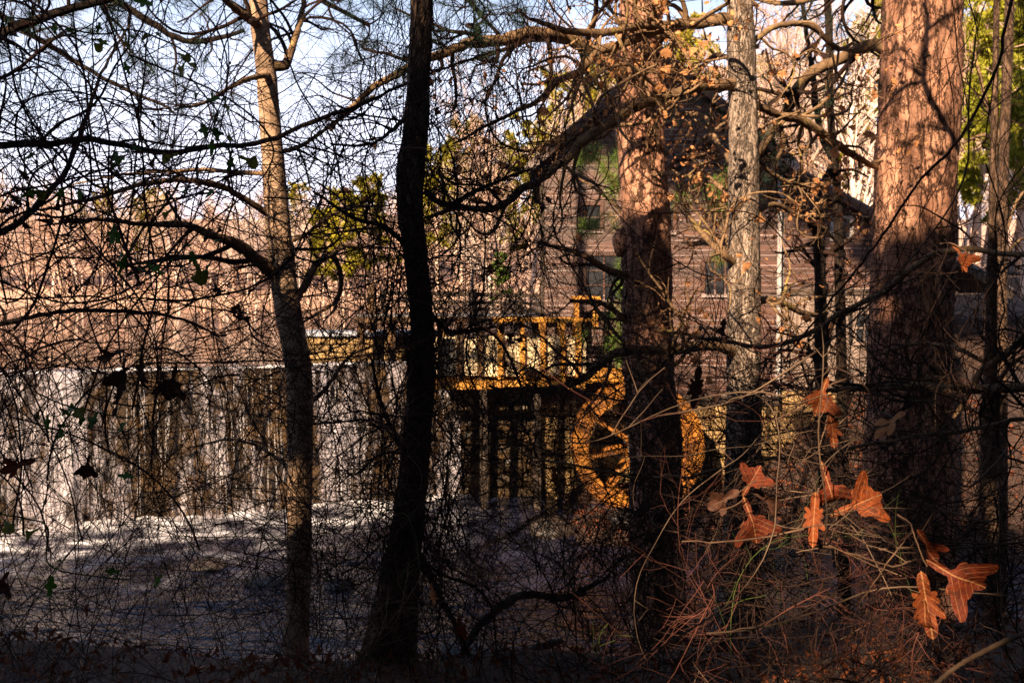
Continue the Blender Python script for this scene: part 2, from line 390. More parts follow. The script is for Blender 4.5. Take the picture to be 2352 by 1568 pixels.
M['yellow'] = mat_noise("ochre_timber", (.22, .075, .010), (.50, .205, .022), 3, (1, 1, .4), .55, .25, .004, .4, (.66, .31, .045), .3)
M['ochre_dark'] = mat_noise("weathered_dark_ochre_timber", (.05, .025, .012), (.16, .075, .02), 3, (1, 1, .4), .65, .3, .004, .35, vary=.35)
M['wheelwood'] = mat_noise("wheel_timber", (.045, .016, .005), (.28, .095, .010), 2.8, (1, 1, 1), .5, .4, .008, .4, (.50, .20, .022), .4, 7)
M['pale'] = mat_noise("pale_flume_board", (.60, .42, .22), (.80, .64, .42), 2.4, (.3, 1, 7), .6, .3, .004, .35, vary=.25)
M['rail'] = mat_noise("grey_weathered_rail", (.06, .052, .055), (.15, .13, .13), 3, (.3, 1, 5), .6, .4, .005, .4, vary=.25)
M['darkwood'] = mat_noise("dark_timber", (.03, .02, .015), (.08, .055, .04), 4, (1, 1, .4), .8, .4, .006, .25, vary=.3)
M['trim'] = mat_noise("pale_corner_trim", (.22, .18, .17), (.38, .33, .31), 5, (1, 1, .3), .6, .2, .004, .35)
M['shingle'] = mat_noise("grey_shingle", (.07, .06, .065), (.20, .18, .19), 5, (1, 1, 1), .75, .4, .01, .3, vary=.3)
M['stone'] = mat_noise("ochre_stone", (.09, .052, .022), (.26, .155, .06), 3, (1, 1, 1), .8, .7, .03, .3, (.38, .27, .14), .4, 7)
M['damstone'] = mat_noise("wet_dam_stone", (.010, .006, .004), (.048, .026, .009), 3.2, (1, 1, 1.6), .35, .8, .03, .5, (.10, .05, .012), .45, 7)
M['capstone'] = mat_noise("blue_grey_capstone", (.18, .18, .21), (.36, .36, .41), 4, (1, 1, 1), .6, .3, .01, .4, vary=.2)
M['boulder'] = mat_noise("wet_boulder", (.014, .010, .008), (.05, .034, .025), 4, (1, 1, 1), .5, .9, .03, .5, None, .3, 8)
M['log'] = mat_noise("drift_log", (.06, .045, .038), (.20, .15, .12), 6, (.3, 3, 3), .75, .5, .01, .3)
M['glass'] = mat_noise("dark_window_glass", (.012, .012, .014), (.03, .03, .035), 1, bmp=0, rough=.08, spec=.5)
M['iron'] = mat_noise("dark_iron", (.02, .018, .018), (.06, .05, .045), 9, rough=.5, spec=.5)
M['void'] = mat_noise("dark_interior", (.006, .005, .004), (.012, .01, .008), 3, bmp=0)
M['berry'] = mat_noise("blue_black_berry", (.008, .008, .014), (.02, .02, .035), 9, bmp=0, rough=.3, spec=.5)
M['white'] = mat_noise("bleached_pale_rock", (.6, .55, .5), (.85, .8, .74), 2, bmp=.2)

# ground: leaf-covered soil
m, t, b = newmat("leafy_soil")
n1 = noise(t, 1.3, detail=6); n2 = noise(t, 14, detail=6, rough=.75)
c = mixc(t, .6, ramp(t, n1, [(.3, (.014, .007, .005)), (.7, (.055, .024, .013))]), ramp(t, n2, [(.3, (.012, .005, .003)), (.55, (.05, .022, .012)), (.75, (.14, .065, .035))]))
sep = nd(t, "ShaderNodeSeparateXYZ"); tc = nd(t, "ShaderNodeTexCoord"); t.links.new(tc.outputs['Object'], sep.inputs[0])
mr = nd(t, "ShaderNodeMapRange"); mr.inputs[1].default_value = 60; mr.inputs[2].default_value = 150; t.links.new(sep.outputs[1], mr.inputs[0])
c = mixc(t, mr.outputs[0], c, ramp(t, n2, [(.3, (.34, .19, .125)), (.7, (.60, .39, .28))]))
t.links.new(c, b.inputs['Base Color']); b.inputs['Roughness'].default_value = .95; bump(t, b, n2, .8, .04); M['soil'] = m
# still pond
m, t, b = newmat("pond_water")
b.inputs['Base Color'].default_value = (.022, .017, .010, 1); b.inputs['Roughness'].default_value = .055; b.inputs['IOR'].default_value = 1.33
bump(t, b, noise(t, 1.1, (1, .55, 1), 3, .55), .10, .03); M['pond'] = m
# creek, foam from a vertex value
m, t, b = newmat("creek_water")
at = nd(t, "ShaderNodeAttribute"); at.attribute_name = "foam"
nf = noise(t, 9, (1, 1.6, 1), 6, .7)
mm = nd(t, "ShaderNodeMath", operation='MULTIPLY'); t.links.new(at.outputs['Fac'], mm.inputs[0]); t.links.new(ramp(t, nf, [(.34, (.0,) * 3), (.62, (1,) * 3)]), mm.inputs[1])
m2 = nd(t, "ShaderNodeMath", operation='MAXIMUM'); m3 = nd(t, "ShaderNodeMath", operation='MULTIPLY_ADD'); m3.inputs[1].default_value = 2.2; m3.inputs[2].default_value = -1.25
t.links.new(at.outputs['Fac'], m3.inputs[0]); t.links.new(mm.outputs[0], m2.inputs[0]); t.links.new(m3.outputs[0], m2.inputs[1]); m2.use_clamp = True
b.inputs['Specular IOR Level'].default_value = .5
brown = ramp(t, noise(t, .8, detail=3), [(.3, (.007, .008, .020)), (.7, (.020, .021, .044))])  # bluish base colour paints in the blue of the reflected sky
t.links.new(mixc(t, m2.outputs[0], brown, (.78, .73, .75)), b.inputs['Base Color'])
rr = nd(t, "ShaderNodeMapRange"); rr.inputs[3].default_value = .07; rr.inputs[4].default_value = .65; t.links.new(m2.outputs[0], rr.inputs[0]); t.links.new(rr.outputs[0], b.inputs['Roughness'])
b.inputs['IOR'].default_value = 1.33
bump(t, b, noise(t, 2.6, (.6, 1.6, 1), 4, .55), 1.0, .10); M['creek'] = m
# falling water: white streaks with gaps in between
m, t, b = newmat("falling_water")
n1 = noise(t, 1.0, (4.2, 1, .95), 6, .74, dist=.6); n2 = noise(t, 1.0, (15, 1, 3.2), 6, .8, dist=.5); n3 = noise(t, 1.0, (.9, 1, .2), 2, .5)
ma = nd(t, "ShaderNodeMath", operation='MULTIPLY_ADD'); ma.inputs[1].default_value = .55; t.links.new(n2, ma.inputs[0]); t.links.new(n1, ma.inputs[2])
mb = nd(t, "ShaderNodeMath", operation='MULTIPLY_ADD'); mb.inputs[1].default_value = .9; t.links.new(n3, mb.inputs[0]); t.links.new(ma.outputs[0], mb.inputs[2])
fac = ramp(t, mb.outputs[0], [(.97, (0, 0, 0)), (1.0, (1, 1, 1))])
mr = nd(t, "ShaderNodeMapRange"); mr.inputs[1].default_value = 1.19; mr.inputs[2].default_value = 1.42; mr.inputs[3].default_value = .02; mr.inputs[4].default_value = .9
t.links.new(mb.outputs[0], mr.inputs[0])
b.inputs['Base Color'].default_value = (.62, .55, .60, 1); b.inputs['Roughness'].default_value = .45
tl = nd(t, "ShaderNodeBsdfTranslucent"); tl.inputs[0].default_value = (.58, .52, .57, 1)
x1 = nd(t, "ShaderNodeMixShader"); x1.inputs[0].default_value = .35; t.links.new(b.outputs[0], x1.inputs[1]); t.links.new(tl.outputs[0], x1.inputs[2])
tp = nd(t, "ShaderNodeBsdfTransparent"); x2 = nd(t, "ShaderNodeMixShader")
t.links.new(mr.outputs[0], x2.inputs[0]); t.links.new(tp.outputs[0], x2.inputs[1]); t.links.new(x1.outputs[0], x2.inputs[2])
t.links.new(x2.outputs[0], t.nodes["Material Output"].inputs[0]); M['falls'] = m
M['strand'] = mat_noise("white_water", (.62, .56, .58), (.82, .78, .80), 3, bmp=0, rough=.4)

# ------------------------------------------------------------------ terrain, pond, creek
DX0, DY0, DX1, DY1 = -13.2, 20.4, -1.55, 25.2          # dam line on the ground
DANG = math.atan2(DY1 - DY0, DX1 - DX0); DLEN = math.hypot(DX1 - DX0, DY1 - DY0)
def ydam(x): return DY0 + (x - DX0) * (DY1 - DY0) / (DX1 - DX0)
POND = 3.455
def terrain(x, y):
    x = np.asarray(x, float); y = np.asarray(y, float)
    e = 6.0 + 1.5 * sst(0.6, 3.2, x) + .35 * np.sin(x * 1.3) * .5
    near = 3.56 - .17 * np.maximum(y - 2.5, 0) + .05 * np.maximum(-y - 3, 0)
    f = sst(e, e + 4.6 + .7 * np.sin(x * .7), y)
    z = near * (1 - f) - .55 * f
    rb = -.55 + .95 * sst(18.4, 21.2, y + .25 * np.sin(x * 2.1)) * sst(.5, 2.0, x) + 2.7 * sst(5.2, 9.8, x) * sst(16.5, 24.5, y)
    rb = rb - .75 * np.exp(-((x - 2.95) / 1.75) ** 6 - ((y - 23.5) / 1.0) ** 6)
    z = np.where(y > 12, np.maximum(z, rb), z)
    z = z + 3.6 * sst(-14.5, -19, x) * sst(5, 12, y)
    up = sst(-.3, .9, y - np.where(x < DX1, ydam(x) + 1.2, 27.2))
    xb = -.4 - .085 * (y - 26)
    bank = sst(-1.5, 1.2, x - xb)
    u = 2.6 + 1.15 * bank + .05 * np.clip(x - xb, 0, 60) + 9 * sst(10, 80, x - xb) * .4
    shore = sst(158, 166, y + 4 * np.sin(x * .05))
    u = np.maximum(u, 2.6 + 1.2 * shore + .16 * np.clip(y - 160, 0, 160))
    u = np.maximum(u, 2.6 + 1.2 * sst(-95, -110, x) + .1 * np.clip(-x - 100, 0, 200))
    z = z * (1 - up) + u * up
    nz = (fbm(x * .8, y * .8, o=4, seed=3) - .5) * .28 + (fbm(x * .05, y * .05, seed=8) - .5) * 2.2 * sst(60, 200, np.hypot(x, y))
    return z + nz
def axis(a, b, fine0, fine1, h, grow=1.12):
    c = list(np.arange(fine0, fine1 + 1e-6, h)); s = h; v = fine1
    while v < b: s *= grow; v += s; c.append(v)
    s = h; v = fine0
    while v > a: s *= grow; v -= s; c.insert(0, v)
    return np.array(c)
xs = axis(-420, 420, -14, 13, .16); ys = axis(-60, 700, -1, 28, .16)
XX, YY = np.meshgrid(xs, ys); ZZ = terrain(XX, YY)
def gridmesh(XX, YY, ZZ, attr=None):
    n, m_ = XX.shape; g = Geo(); i = np.arange((n - 1))[:, None] * m_ + np.arange(m_ - 1)[None]
    g.add(np.stack([XX, YY, ZZ], -1).reshape(-1, 3), np.stack([i, i + 1, i + m_ + 1, i + m_], -1).reshape(-1, 4), attr); return g
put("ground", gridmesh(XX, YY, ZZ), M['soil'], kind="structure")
# pond
px_ = np.linspace(-140, 6, 120); rows = []
for k in np.r_[0, np.geomspace(.5, 150, 40)]:
    rows.append(np.stack([px_, np.where(px_ < DX1, np.maximum(ydam(px_), -5), 25.2 + 0 * px_) + .25 + k, np.full_like(px_, POND)], -1))
R_ = np.stack(rows); put("pond_water", gridmesh(R_[..., 0], R_[..., 1], R_[..., 2]), M['pond'], kind="structure")
# creek
cx = np.arange(-17, 13, .11); cy = np.arange(7.5, 27, .11); CX, CY = np.meshgrid(cx, cy)
dd = (ydam(CX) - CY) * math.cos(DANG); ins = sst(DX1 + 1.2, DX1 - .3, CX)
fn = fbm(CX * 1.6, CY * 2.2, o=5, seed=21)
foam = ins * np.clip(1.0 * np.exp(-np.maximum(dd, 0) / .8) * (.45 + 1.3 * fn) + np.exp(-((dd - 1.8) / 1.4) ** 2) * (fn * 2.6 - 1.0) + .55 * np.exp(-((dd - 3.6) / 1.8) ** 2) * (fn * 3 - 1.6), 0, 1)
cz = .17 * (fbm(CX * .7, CY * 1.5, seed=31) - .5) + .11 * (fbm(CX * 2.2, CY * 3, seed=33) - .5) * np.exp(-np.maximum(dd, 0) / 3) * ins + .16 * ins * np.exp(-(np.maximum(dd - .2, 0) / .8) ** 2) * fn
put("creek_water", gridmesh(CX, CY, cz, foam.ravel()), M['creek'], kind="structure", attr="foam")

# ------------------------------------------------------------------ dam, falls, boulders
def local_thing_part(name, g, mat, parent, smooth=False, kind=None, mesh_name=None):
    return link(name, g.mesh(mesh_name or name, (0, 0, 0), smooth), mat, parent, kind)
dam = thing("stone_dam", (DX0, DY0, 0), "long wet stone mill dam with water pouring over its straight crest", "dam", rz=DANG)
rows_ = 9; hrow = (POND - .06 + .7) / rows_; hz = np.r_[-.7, -.7 + hrow * (np.arange(1, rows_) + rng.uniform(-.22, .22, rows_ - 1)), POND - .06]
for r in range(rows_):
    z0 = hz[r]; hr = hz[r + 1] - z0; x = -1.6 + rng.uniform(0, .4)
    while x < DLEN + .4:
        w = rng.uniform(.35, 1.25)
        if x + w > DLEN + .4: w = DLEN + .45 - x
        if w > .12:
            pr = rng.uniform(-.07, .05) - r * .02 + .02
            g = stone(Geo(), (x + .012, -.12 + pr * -1, z0 + .012), (x + w - .012, .9, z0 + hr - .012), .2, .045)
            local_thing_part("stone", g, M['damstone'], dam, True)
        x += w
g = Geo(); box(g, (-1.6, .12, -.7), (DLEN + .4, 1.1, POND - .08)); local_thing_part("core", g, M['damstone'], dam)
# falls: curtain sheet and strands
def fall_profile(t):
    # t 0..1 from pond edge over the crest and down
    y = np.where(t < .1, .75 - t / .1 * .80, -.05 - .42 * ((t - .1) / .9) ** .6)
    z = np.where(t < .1, POND + .015 - .02 * (t / .1), POND - .005 - (POND + .05) * ((t - .1) / .9) ** 1.25)
    return y, z
falls = link("waterfall", None); falls.location = (DX0, DY0, 0); falls.rotation_euler = (0, 0, DANG); falls["kind"] = "structure"
ns, ntt = 420, 46
s_ = np.linspace(-1.6, DLEN + .1, ns); t_ = np.linspace(0, 1, ntt); SS, TT = np.meshgrid(s_, t_)
fy, fz = fall_profile(TT)
wob = (fbm(SS * 2.6, TT * 1.2, seed=41) - .5) * .30 * sst(.08, .5, TT) + (fbm(SS * 11, TT * 2, seed=43) - .5) * .09 * sst(.08, .3, TT)
local_thing_part("curtain", gridmesh(SS, fy + wob, fz), M['falls'], falls, True)
sl_ = np.linspace(-1.6, DLEN + .1, 300); LP0 = np.stack([sl_, .02 + .05 * (fbm(sl_ * 2, sl_ * 0, seed=51) - .5), POND - .02 + .07 * (fbm(sl_ * 1.3, sl_ * 0 + 4, seed=52) - .5)], -1)
local_thing_part("lip", tubes(Geo(), LP0[None], np.maximum(.002, .085 * fbm(sl_ * 1.6, sl_ * 0 + 7, seed=53) - .018)[None], 6), M['strand'], falls, True)  # white strip along the crest paints in the sky's reflection
n = 420; s0 = rng.uniform(-1.5, DLEN, n); dens = fbm(s0 * 1.1, s0 * 0 + 2, seed=47)
s0 = s0[dens > .47]; n = len(s0); ta = rng.uniform(.08, .8, n); tb = np.minimum(ta + rng.uniform(.08, .4, n), 1)
tt = ta[:, None] + (tb - ta)[:, None] * np.linspace(0, 1, 7)[None]
yy, zz = fall_profile(tt)
PPf = np.stack([s0[:, None] + np.cumsum(rng.normal(0, .006, (n, 7)), 1), yy - .05 + (fbm(s0[:, None] * 2.6 + 0 * tt, tt * 1.2, seed=41) - .5) * .3, zz], -1)
RRf = (rng.uniform(.002, .0055, n)[:, None]) * np.array([.2, .8, 1, 1, .9, .6, .2])[None]
local_thing_part("strands", tubes(Geo(), PPf, RRf, 3), M['strand'], falls, True, "stuff")
def boulder(px, py, d, w, h, label, mat='boulder', dep=1.0):
    p = P(px, py, d); n = 22; th = np.linspace(0, 2 * np.pi, 2 * n, endpoint=False); ph = np.linspace(.02, np.pi - .02, n)
    T, F = np.meshgrid(th, ph); x, y, z = np.cos(T) * np.sin(F), np.sin(T) * np.sin(F), np.cos(F)
    sd = int(rng.integers(999)); r = .72 + .6 * fbm(x * 1.6 + 5 + sd, y * 1.6 + 5, z * 1.6 + 5, 4, sd)
    q = np.round(fbm(x * 1.1 + sd, y * 1.1, z * 1.1, 2, sd + 9) * 5) * .03; r = r + q
    g = Geo(); V = np.stack([x * r * w / 2, y * r * w / 2 * dep, z * r * h / 2], -1).reshape(-1, 3)
    i = np.arange(n - 1)[:, None] * 2 * n; j = np.arange(2 * n)[None]; j2 = (j + 1) % (2 * n)
    g.add(V, np.stack([i + j, i + 2 * n + j, i + 2 * n + j2, i + j2], -1).reshape(-1, 4))
    o = link("boulder", g.mesh("boulder", (0, 0, 0), True), M[mat]); p[2] = min(p[2], max(float(terrain(p[0], p[1])), 0) + h * .12); o.location = p; tag(o, label, "boulder", "boulders in the creek"); return o
boulder(1600, 1478, 9.6, 1.5, .75, "broad mossy dark boulder at the near water's edge, right of centre")
boulder(1830, 1468, 9.9, 1.1, .6, "smaller dark boulder touching the broad mossy one by the near bank")
boulder(1740, 1290, 19.2, 1.3, .7, "brown rock on the far bank between the grey oak and the big pine")
boulder(610, 1300, 17.6, .7, .2, "low flat rock washed by foam, beside the slender left tree")
boulder(480, 1262, 18.6, .6, .24, "small wet rock in the foam below the middle of the falls")
boulder(780, 1300, 17.4, .5, .18, "small rock in the creek between the left tree and the vine trunk")
boulder(1090, 1395, 14.2, .9, .25, "flat rock awash in the blue creek, below the wheel")
boulder(960, 1440, 13.0, .8, .22, "flat rock awash in the near creek beside the vine trunk")
boulder(1270, 1180, 21.3, .9, .5, "dark rock on the bank just left of the water wheel", 'boulder')
boulder(1430, 1170, 20.9, .6, .4, "dark rock in front of the water wheel foot", 'boulder')
o = boulder(728, 702, 150, 3.2, 1.1, "pale bleached rock on the far pond shore", 'white', 1.4); o["group"] = "pale things on the far shore"

# abutment right of the crest
ab = thing("stone_abutment", P(840, 820, 25.9), "low stone abutment with blue-grey capstones above the right end of the falls", "stone wall")
a0 = np.array(ab.location); x0, x1 = px2m(690 - 1176, 25.9), px2m(1015 - 1176, 25.9)
def lp(name, g, mat, parent, smooth=False): return put(name, g, mat, parent, smooth)
zt = P(0, 764, 25.9)[2]; zb = 3.2
for r in range(4):
    x = x0
    while x < x1:
        w = min(rng.uniform(.35, .8), x1 - x)
        if w > .1:
            g = stone(Geo(), (x + .01, 25.9 - rng.uniform(0, .06), zb + (zt - .1 - zb) / 4 * r + .008), (x + w - .01, 27.2, zb + (zt - .1 - zb) / 4 * (r + 1) - .008), .14, .02); lp("stone", g, M['stone'], ab, True)
        x += w
x = x0 - .1
while x < x1:
    w = rng.uniform(.7, 1.2); g = Geo(); box(g, (x + .008, 25.78, zt - .09), (x + w, 27.3, zt + .02), .008); lp("capstone", g, M['capstone'], ab); x += w
# wall under the flume
rw = thing("retaining_wall", (-.6, 25.4, -.5), "dark stone retaining wall under the flume between falls and wheel", "stone wall")
for r in range(10):
    x = -1.9
    while x < 1.0:
        w = min(rng.uniform(.35, .8), 1.02 - x)
        if w > .1:
            g = stone(Geo(), (x + .01, 25.2 - rng.uniform(0, .08), -.5 + r * .36 + .01), (x + w - .01, 26.0, -.5 + r * .36 + .35), .16, .025); lp("stone", g, M['damstone'], rw, True)
        x += w

# ------------------------------------------------------------------ mill house
YAW = math.radians(-2.6)
mo = np.array([.70, 25.0, 0.0])
mill = thing("mill_house", mo, "tall old gabled mill house with dark weathered clapboards behind the pines", "mill", rz=YAW)
MW, MD, ZB, ZE = 5.95, 9.0, 2.62, 8.45
SL = .84; ZA = ZE + MW / 2 * SL
def mp(name, g, mat, parent=None, smooth=False, kind=None): return local_thing_part(name, g, M[mat], parent or mill, smooth, kind)
opens = [(1.06, 1.5, 6.75, 7.35), (1.15, 2.05, 5.0, 6.1), (4.1, 4.85, 5.15, 5.95), (4.0, 4.32, 8.45, 8.85), (2.7, 3.3, 6.7, 7.6)]
def clap_rows(x0, x1, z0, ztop, pitch, opens, parent, topfun=None, y=0.0):
    z = z0
    while z < ztop:
        a, b = x0, x1
        if topfun is not None: a, b = topfun(z + pitch, a, b)
        iv = [(a, b)]
        for (oa, ob, oz, ow) in opens:
            if z + pitch > oz + .01 and z < ow - .01:
                iv = [p for (c, d) in iv for p in ((c, min(d, oa - .1)), (max(c, ob + .1), d)) if p[1] - p[0] > .05]
        for (c, d) in iv:
            cuts = [c]
            if d - c > 3: cuts.append(c + rng.uniform(.3, .7) * (d - c))
            cuts.append(d)
            for u, v in zip(cuts[:-1], cuts[1:]):
                dz = rng.normal(0, .004); q = rng.normal(0, .004, 4); g = Geo()
                V = [[u + .004, y - .022 + q[0] * .5, z + dz + q[2]], [v - .004, y - .022 + q[1] * .5, z + dz + q[3]], [v - .004, y + .0, z + dz], [u + .004, y, z + dz],
                     [u + .004, y - .006, z + pitch + .02], [v - .004, y - .006, z + pitch + .02], [v - .004, y + .004, z + pitch + .02], [u + .004, y + .004, z + pitch + .02]]
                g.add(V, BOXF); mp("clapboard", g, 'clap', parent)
        z += pitch
def gable(z, a, b):
    if z <= ZE: return a, b
    k = (z - ZE) / SL; return a + k, b - k
clap_rows(.06, MW - .06, ZB, ZA - .2, .124, opens, mill, gable)
# solid core behind the boards
g = Geo(); k = .03
V = [[0, .02, ZB - .02], [MW, .02, ZB - .02], [MW, .02, ZE], [MW / 2, .02, ZA - .04], [0, .02, ZE]]
V2 = [[a, MD, c] for a, b_, c in V]
g.add(V + V2, [[0, 1, 6, 5], [1, 2, 7, 6], [4, 0, 5, 9]]); g.more([[0, 4, 2], [0, 2, 1], [4, 3, 2], [5, 7, 9], [5, 6, 7], [9, 7, 8]], 0)
mp("wall", g, 'darkwood')
for sgn in (-1, 1):
    g = Geo(); xe = MW / 2 + sgn * (MW / 2 + .32); ze = ZA + .05 - (MW / 2 + .32) * SL; xa = MW / 2
    V = []
    for yy in (-.38, MD + .3):
        V += [[xe, yy, ze], [xa, yy, ZA + .05], [xa, yy, ZA + .17], [xe, yy, ze + .12]]
    g.add(V, [[0, 1, 2, 3], [4, 7, 6, 5], [0, 4, 5, 1], [1, 5, 6, 2], [2, 6, 7, 3], [3, 7, 4, 0]]); mp("roof", g, 'shingle')
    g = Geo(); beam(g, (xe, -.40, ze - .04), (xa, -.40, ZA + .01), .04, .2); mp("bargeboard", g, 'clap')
for xx in (.0, MW - .08):
    g = Geo(); box(g, (xx, -.05, ZB), (xx + .1, -.004, ZE)); mp("corner_board", g, 'darkwood' if xx == 0 else 'trim')
g = Geo(); box(g, (-.02, -.06, ZB - .24), (MW + .02, .3, ZB - .005)); mp("sill_beam", g, 'darkwood')
def window(x0, x1, z0, z1, parent, y=0.0, nx=2, nz=2, frame='clap'):
    w = Geo(); f = .085
    box(w, (x0 - f, y - .05, z0 - f), (x0, y + .01, z1 + f)); box(w, (x1, y - .05, z0 - f), (x1 + f, y + .01, z1 + f))
    box(w, (x0, y - .05, z1), (x1, y + .01, z1 + f)); box(w, (x0 - .03, y - .08, z0 - f), (x1 + .03, y + .01, z0))
    wo = mp("window", w, frame, parent)
    dx = (x1 - x0) / nx; dz = (z1 - z0) / nz
    for i in range(nx):
        for j in range(nz):
            p = Geo(); box(p, (x0 + i * dx + .016, y + .0, z0 + j * dz + .016), (x0 + (i + 1) * dx - .016, y + .012, z0 + (j + 1) * dz - .016)); mp("pane", p, 'glass', wo)
    if nx * nz > 1:
        q = Geo()
        for i in range(1, nx): box(q, (x0 + i * dx - .016, y - .03, z0), (x0 + i * dx + .016, y + .014, z1))
        mp("muntin", q, frame, wo)
        for j in range(1, nz):
            q = Geo(); box(q, (x0, y - .028, z0 + j * dz - .016), (x1, y + .011, z0 + j * dz + .016)); mp("muntin", q, frame, wo)
    return wo
window(*opens[0], mill, nx=1, nz=2); window(*opens[1], mill, nx=2, nz=3); window(*opens[2], mill, nx=3, nz=2)
window(*opens[3], mill, nx=1, nz=1); window(*opens[4], mill, nx=2, nz=3)
# foundation stones
for r in range(9):
    x = .0; z0 = -.55 + r * .325
    while x < MW:
        w = min(rng.uniform(.35, .8), MW - x)
        if w > .1:
            g = stone(Geo(), (x + .012, .02 - rng.uniform(0, .09), z0 + .012), (x + w - .012, .7, z0 + .315), .16, .025); mp("foundation_stone", g, 'stone', None, True)
        x += w
# lean-to addition
add = thing("mill_addition", mo + np.array([MW * math.cos(YAW), MW * math.sin(YAW), 0]), "lower clapboard addition with sloping roof at the right side of the mill", "building", rz=YAW)
AW = 3.9; ZT, SLA = 8.3, .55
def atop(z, a, b):
    return a, min(b, (ZT - z) / SLA)
aop = [(1.35, 1.75, 6.55, 7.0)]
clap_rows(.12, AW, 5.28, ZT, .124, aop, add, lambda z, a, b: (a, max(a, min(b, (ZT - z) / SLA))), .25)
window(*aop[0], add, y=.25, nx=1, nz=1, frame='trim')
aw = (1.95, 2.35, 3.95, 4.65)
window(*aw, add, y=.25, nx=2, nz=2, frame='plankv')
g = Geo(); box(g, (.02, .20, 5.3), (.13, .26, 7.6)); mp("corner_board", g, 'trim', add)
g = Geo(); box(g, (.02, .19, 5.12), (AW, .30, 5.27)); mp("band_beam", g, 'darkwood', add)
x = .05
while x < AW - .1:
    w = rng.uniform(.2, .32)
    for (za, zc) in ((2.75, 5.1),):
        segs = [(za, zc)]
        if x + w > aw[0] - .1 and x < aw[1] + .1: segs = [(za, aw[2] - .1), (aw[3] + .1, zc)]
        for a_, b_ in segs:
            g = Geo(); box(g, (x + .006, .235 + rng.uniform(-.008, .008), a_ + rng.uniform(-.05, .0)), (x + w - .006, .262, b_)); mp("plank", g, 'plankv', add)
    x += w
g = Geo(); zr = ZT - AW * SLA
V = [[0, .265, 2.7], [AW, .265, 2.7], [AW, .265, zr], [0, .265, ZT]]; V2 = [[a, 8.0, c] for a, b_, c in V]
g.add(V + V2, [[0, 3, 2, 1], [4, 5, 6, 7], [0, 1, 5, 4], [1, 2, 6, 5], [2, 3, 7, 6], [3, 0, 4, 7]]); mp("wall", g, 'void', add)
g = Geo(); V = []
for yy in (-.1, 8.2):
    V += [[-.0, yy, ZT + .05], [AW + .35, yy, zr + .05 - .35 * SLA], [AW + .35, yy, zr + .17 - .35 * SLA], [-.0, yy, ZT + .17]]
g.add(V, [[0, 1, 2, 3], [4, 7, 6, 5], [0, 4, 5, 1], [1, 5, 6, 2], [2, 6, 7, 3], [3, 7, 4, 0]]); mp("roof", g, 'shingle', add)
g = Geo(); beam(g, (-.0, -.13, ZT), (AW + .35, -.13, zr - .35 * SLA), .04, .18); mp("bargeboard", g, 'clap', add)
for r in range(8):
    x = .0; z0 = .0 + r * .34
    while x < AW:
        w = min(rng.uniform(.4, .9), AW - x)
        if w > .1: mp("foundation_stone", stone(Geo(), (x + .012, .3 - rng.uniform(0, .08), z0 + .012), (x + w - .012, .9, z0 + .33), .16, .025), 'stone', add, True)
        x += w
# porch at the right end
pb = P(2200, 860, 26.5); por = thing("porch", (pb[0], 26.5, 2.2), "dark-roofed open plank porch on posts at the far right of the mill", "porch")
def pbx(name, lo, hi, mat): g = Geo(); box(g, lo, hi, .004); return put(name, g, M[mat], por, False)
X = lambda px: px2m(px - 1176, 26.5); Zp = lambda py: P(0, py, 26.5)[2]
g = Geo(); beam(g, (X(2130), 27.2, Zp(572)), (X(2290), 27.2, Zp(668)), 3.0, .14); put("roof", g, M['shingle'], por, False)
g = Geo(); beam(g, (X(2130), 25.65, Zp(584)), (X(2290), 25.65, Zp(680)), .05, .2); put("fascia", g, M['darkwood'], por, False)
x = X(2120)
while x < X(2222):
    w = .24; pbx("plank", (x, 27.6, Zp(862)), (x + w - .012, 27.65, Zp(640)), 'plankv'); x += w
for xx in (2130, 2243): pbx("post", (X(xx), 25.9, Zp(862)), (X(xx) + .16, 26.06, Zp(650 if xx > 2200 else 590)), 'plankv')
for k in range(5): pbx("deck_board", (X(2110), 25.6 + k * .42, Zp(876)), (X(2300), 25.6 + k * .42 + .4, Zp(866)), 'rail')
pbx("deck_beam", (X(2110), 25.62, Zp(900)), (X(2300), 25.74, Zp(878)), 'darkwood')
for xx in (2180, 2285): pbx("post", (X(xx), 25.76, terrain(X(xx), 25.8) - .2), (X(xx) + .22, 25.95, Zp(900)), 'plankv')
pbx("tie_board", (X(2130), 25.55, Zp(1050)), (X(2300), 25.73, Zp(1032)), 'rail')

for r in range(7):
    x = X(2120); z0 = .2 + r * .34
    while x < X(2350):
        w = rng.uniform(.4, .9)
        g = stone(Geo(), (x + .012, 27.0 - rng.uniform(0, .08), z0 + .012), (x + w - .012, 27.6, z0 + .33), .16, .025); put("foundation_stone", g, M['stone'], por, True); x += w

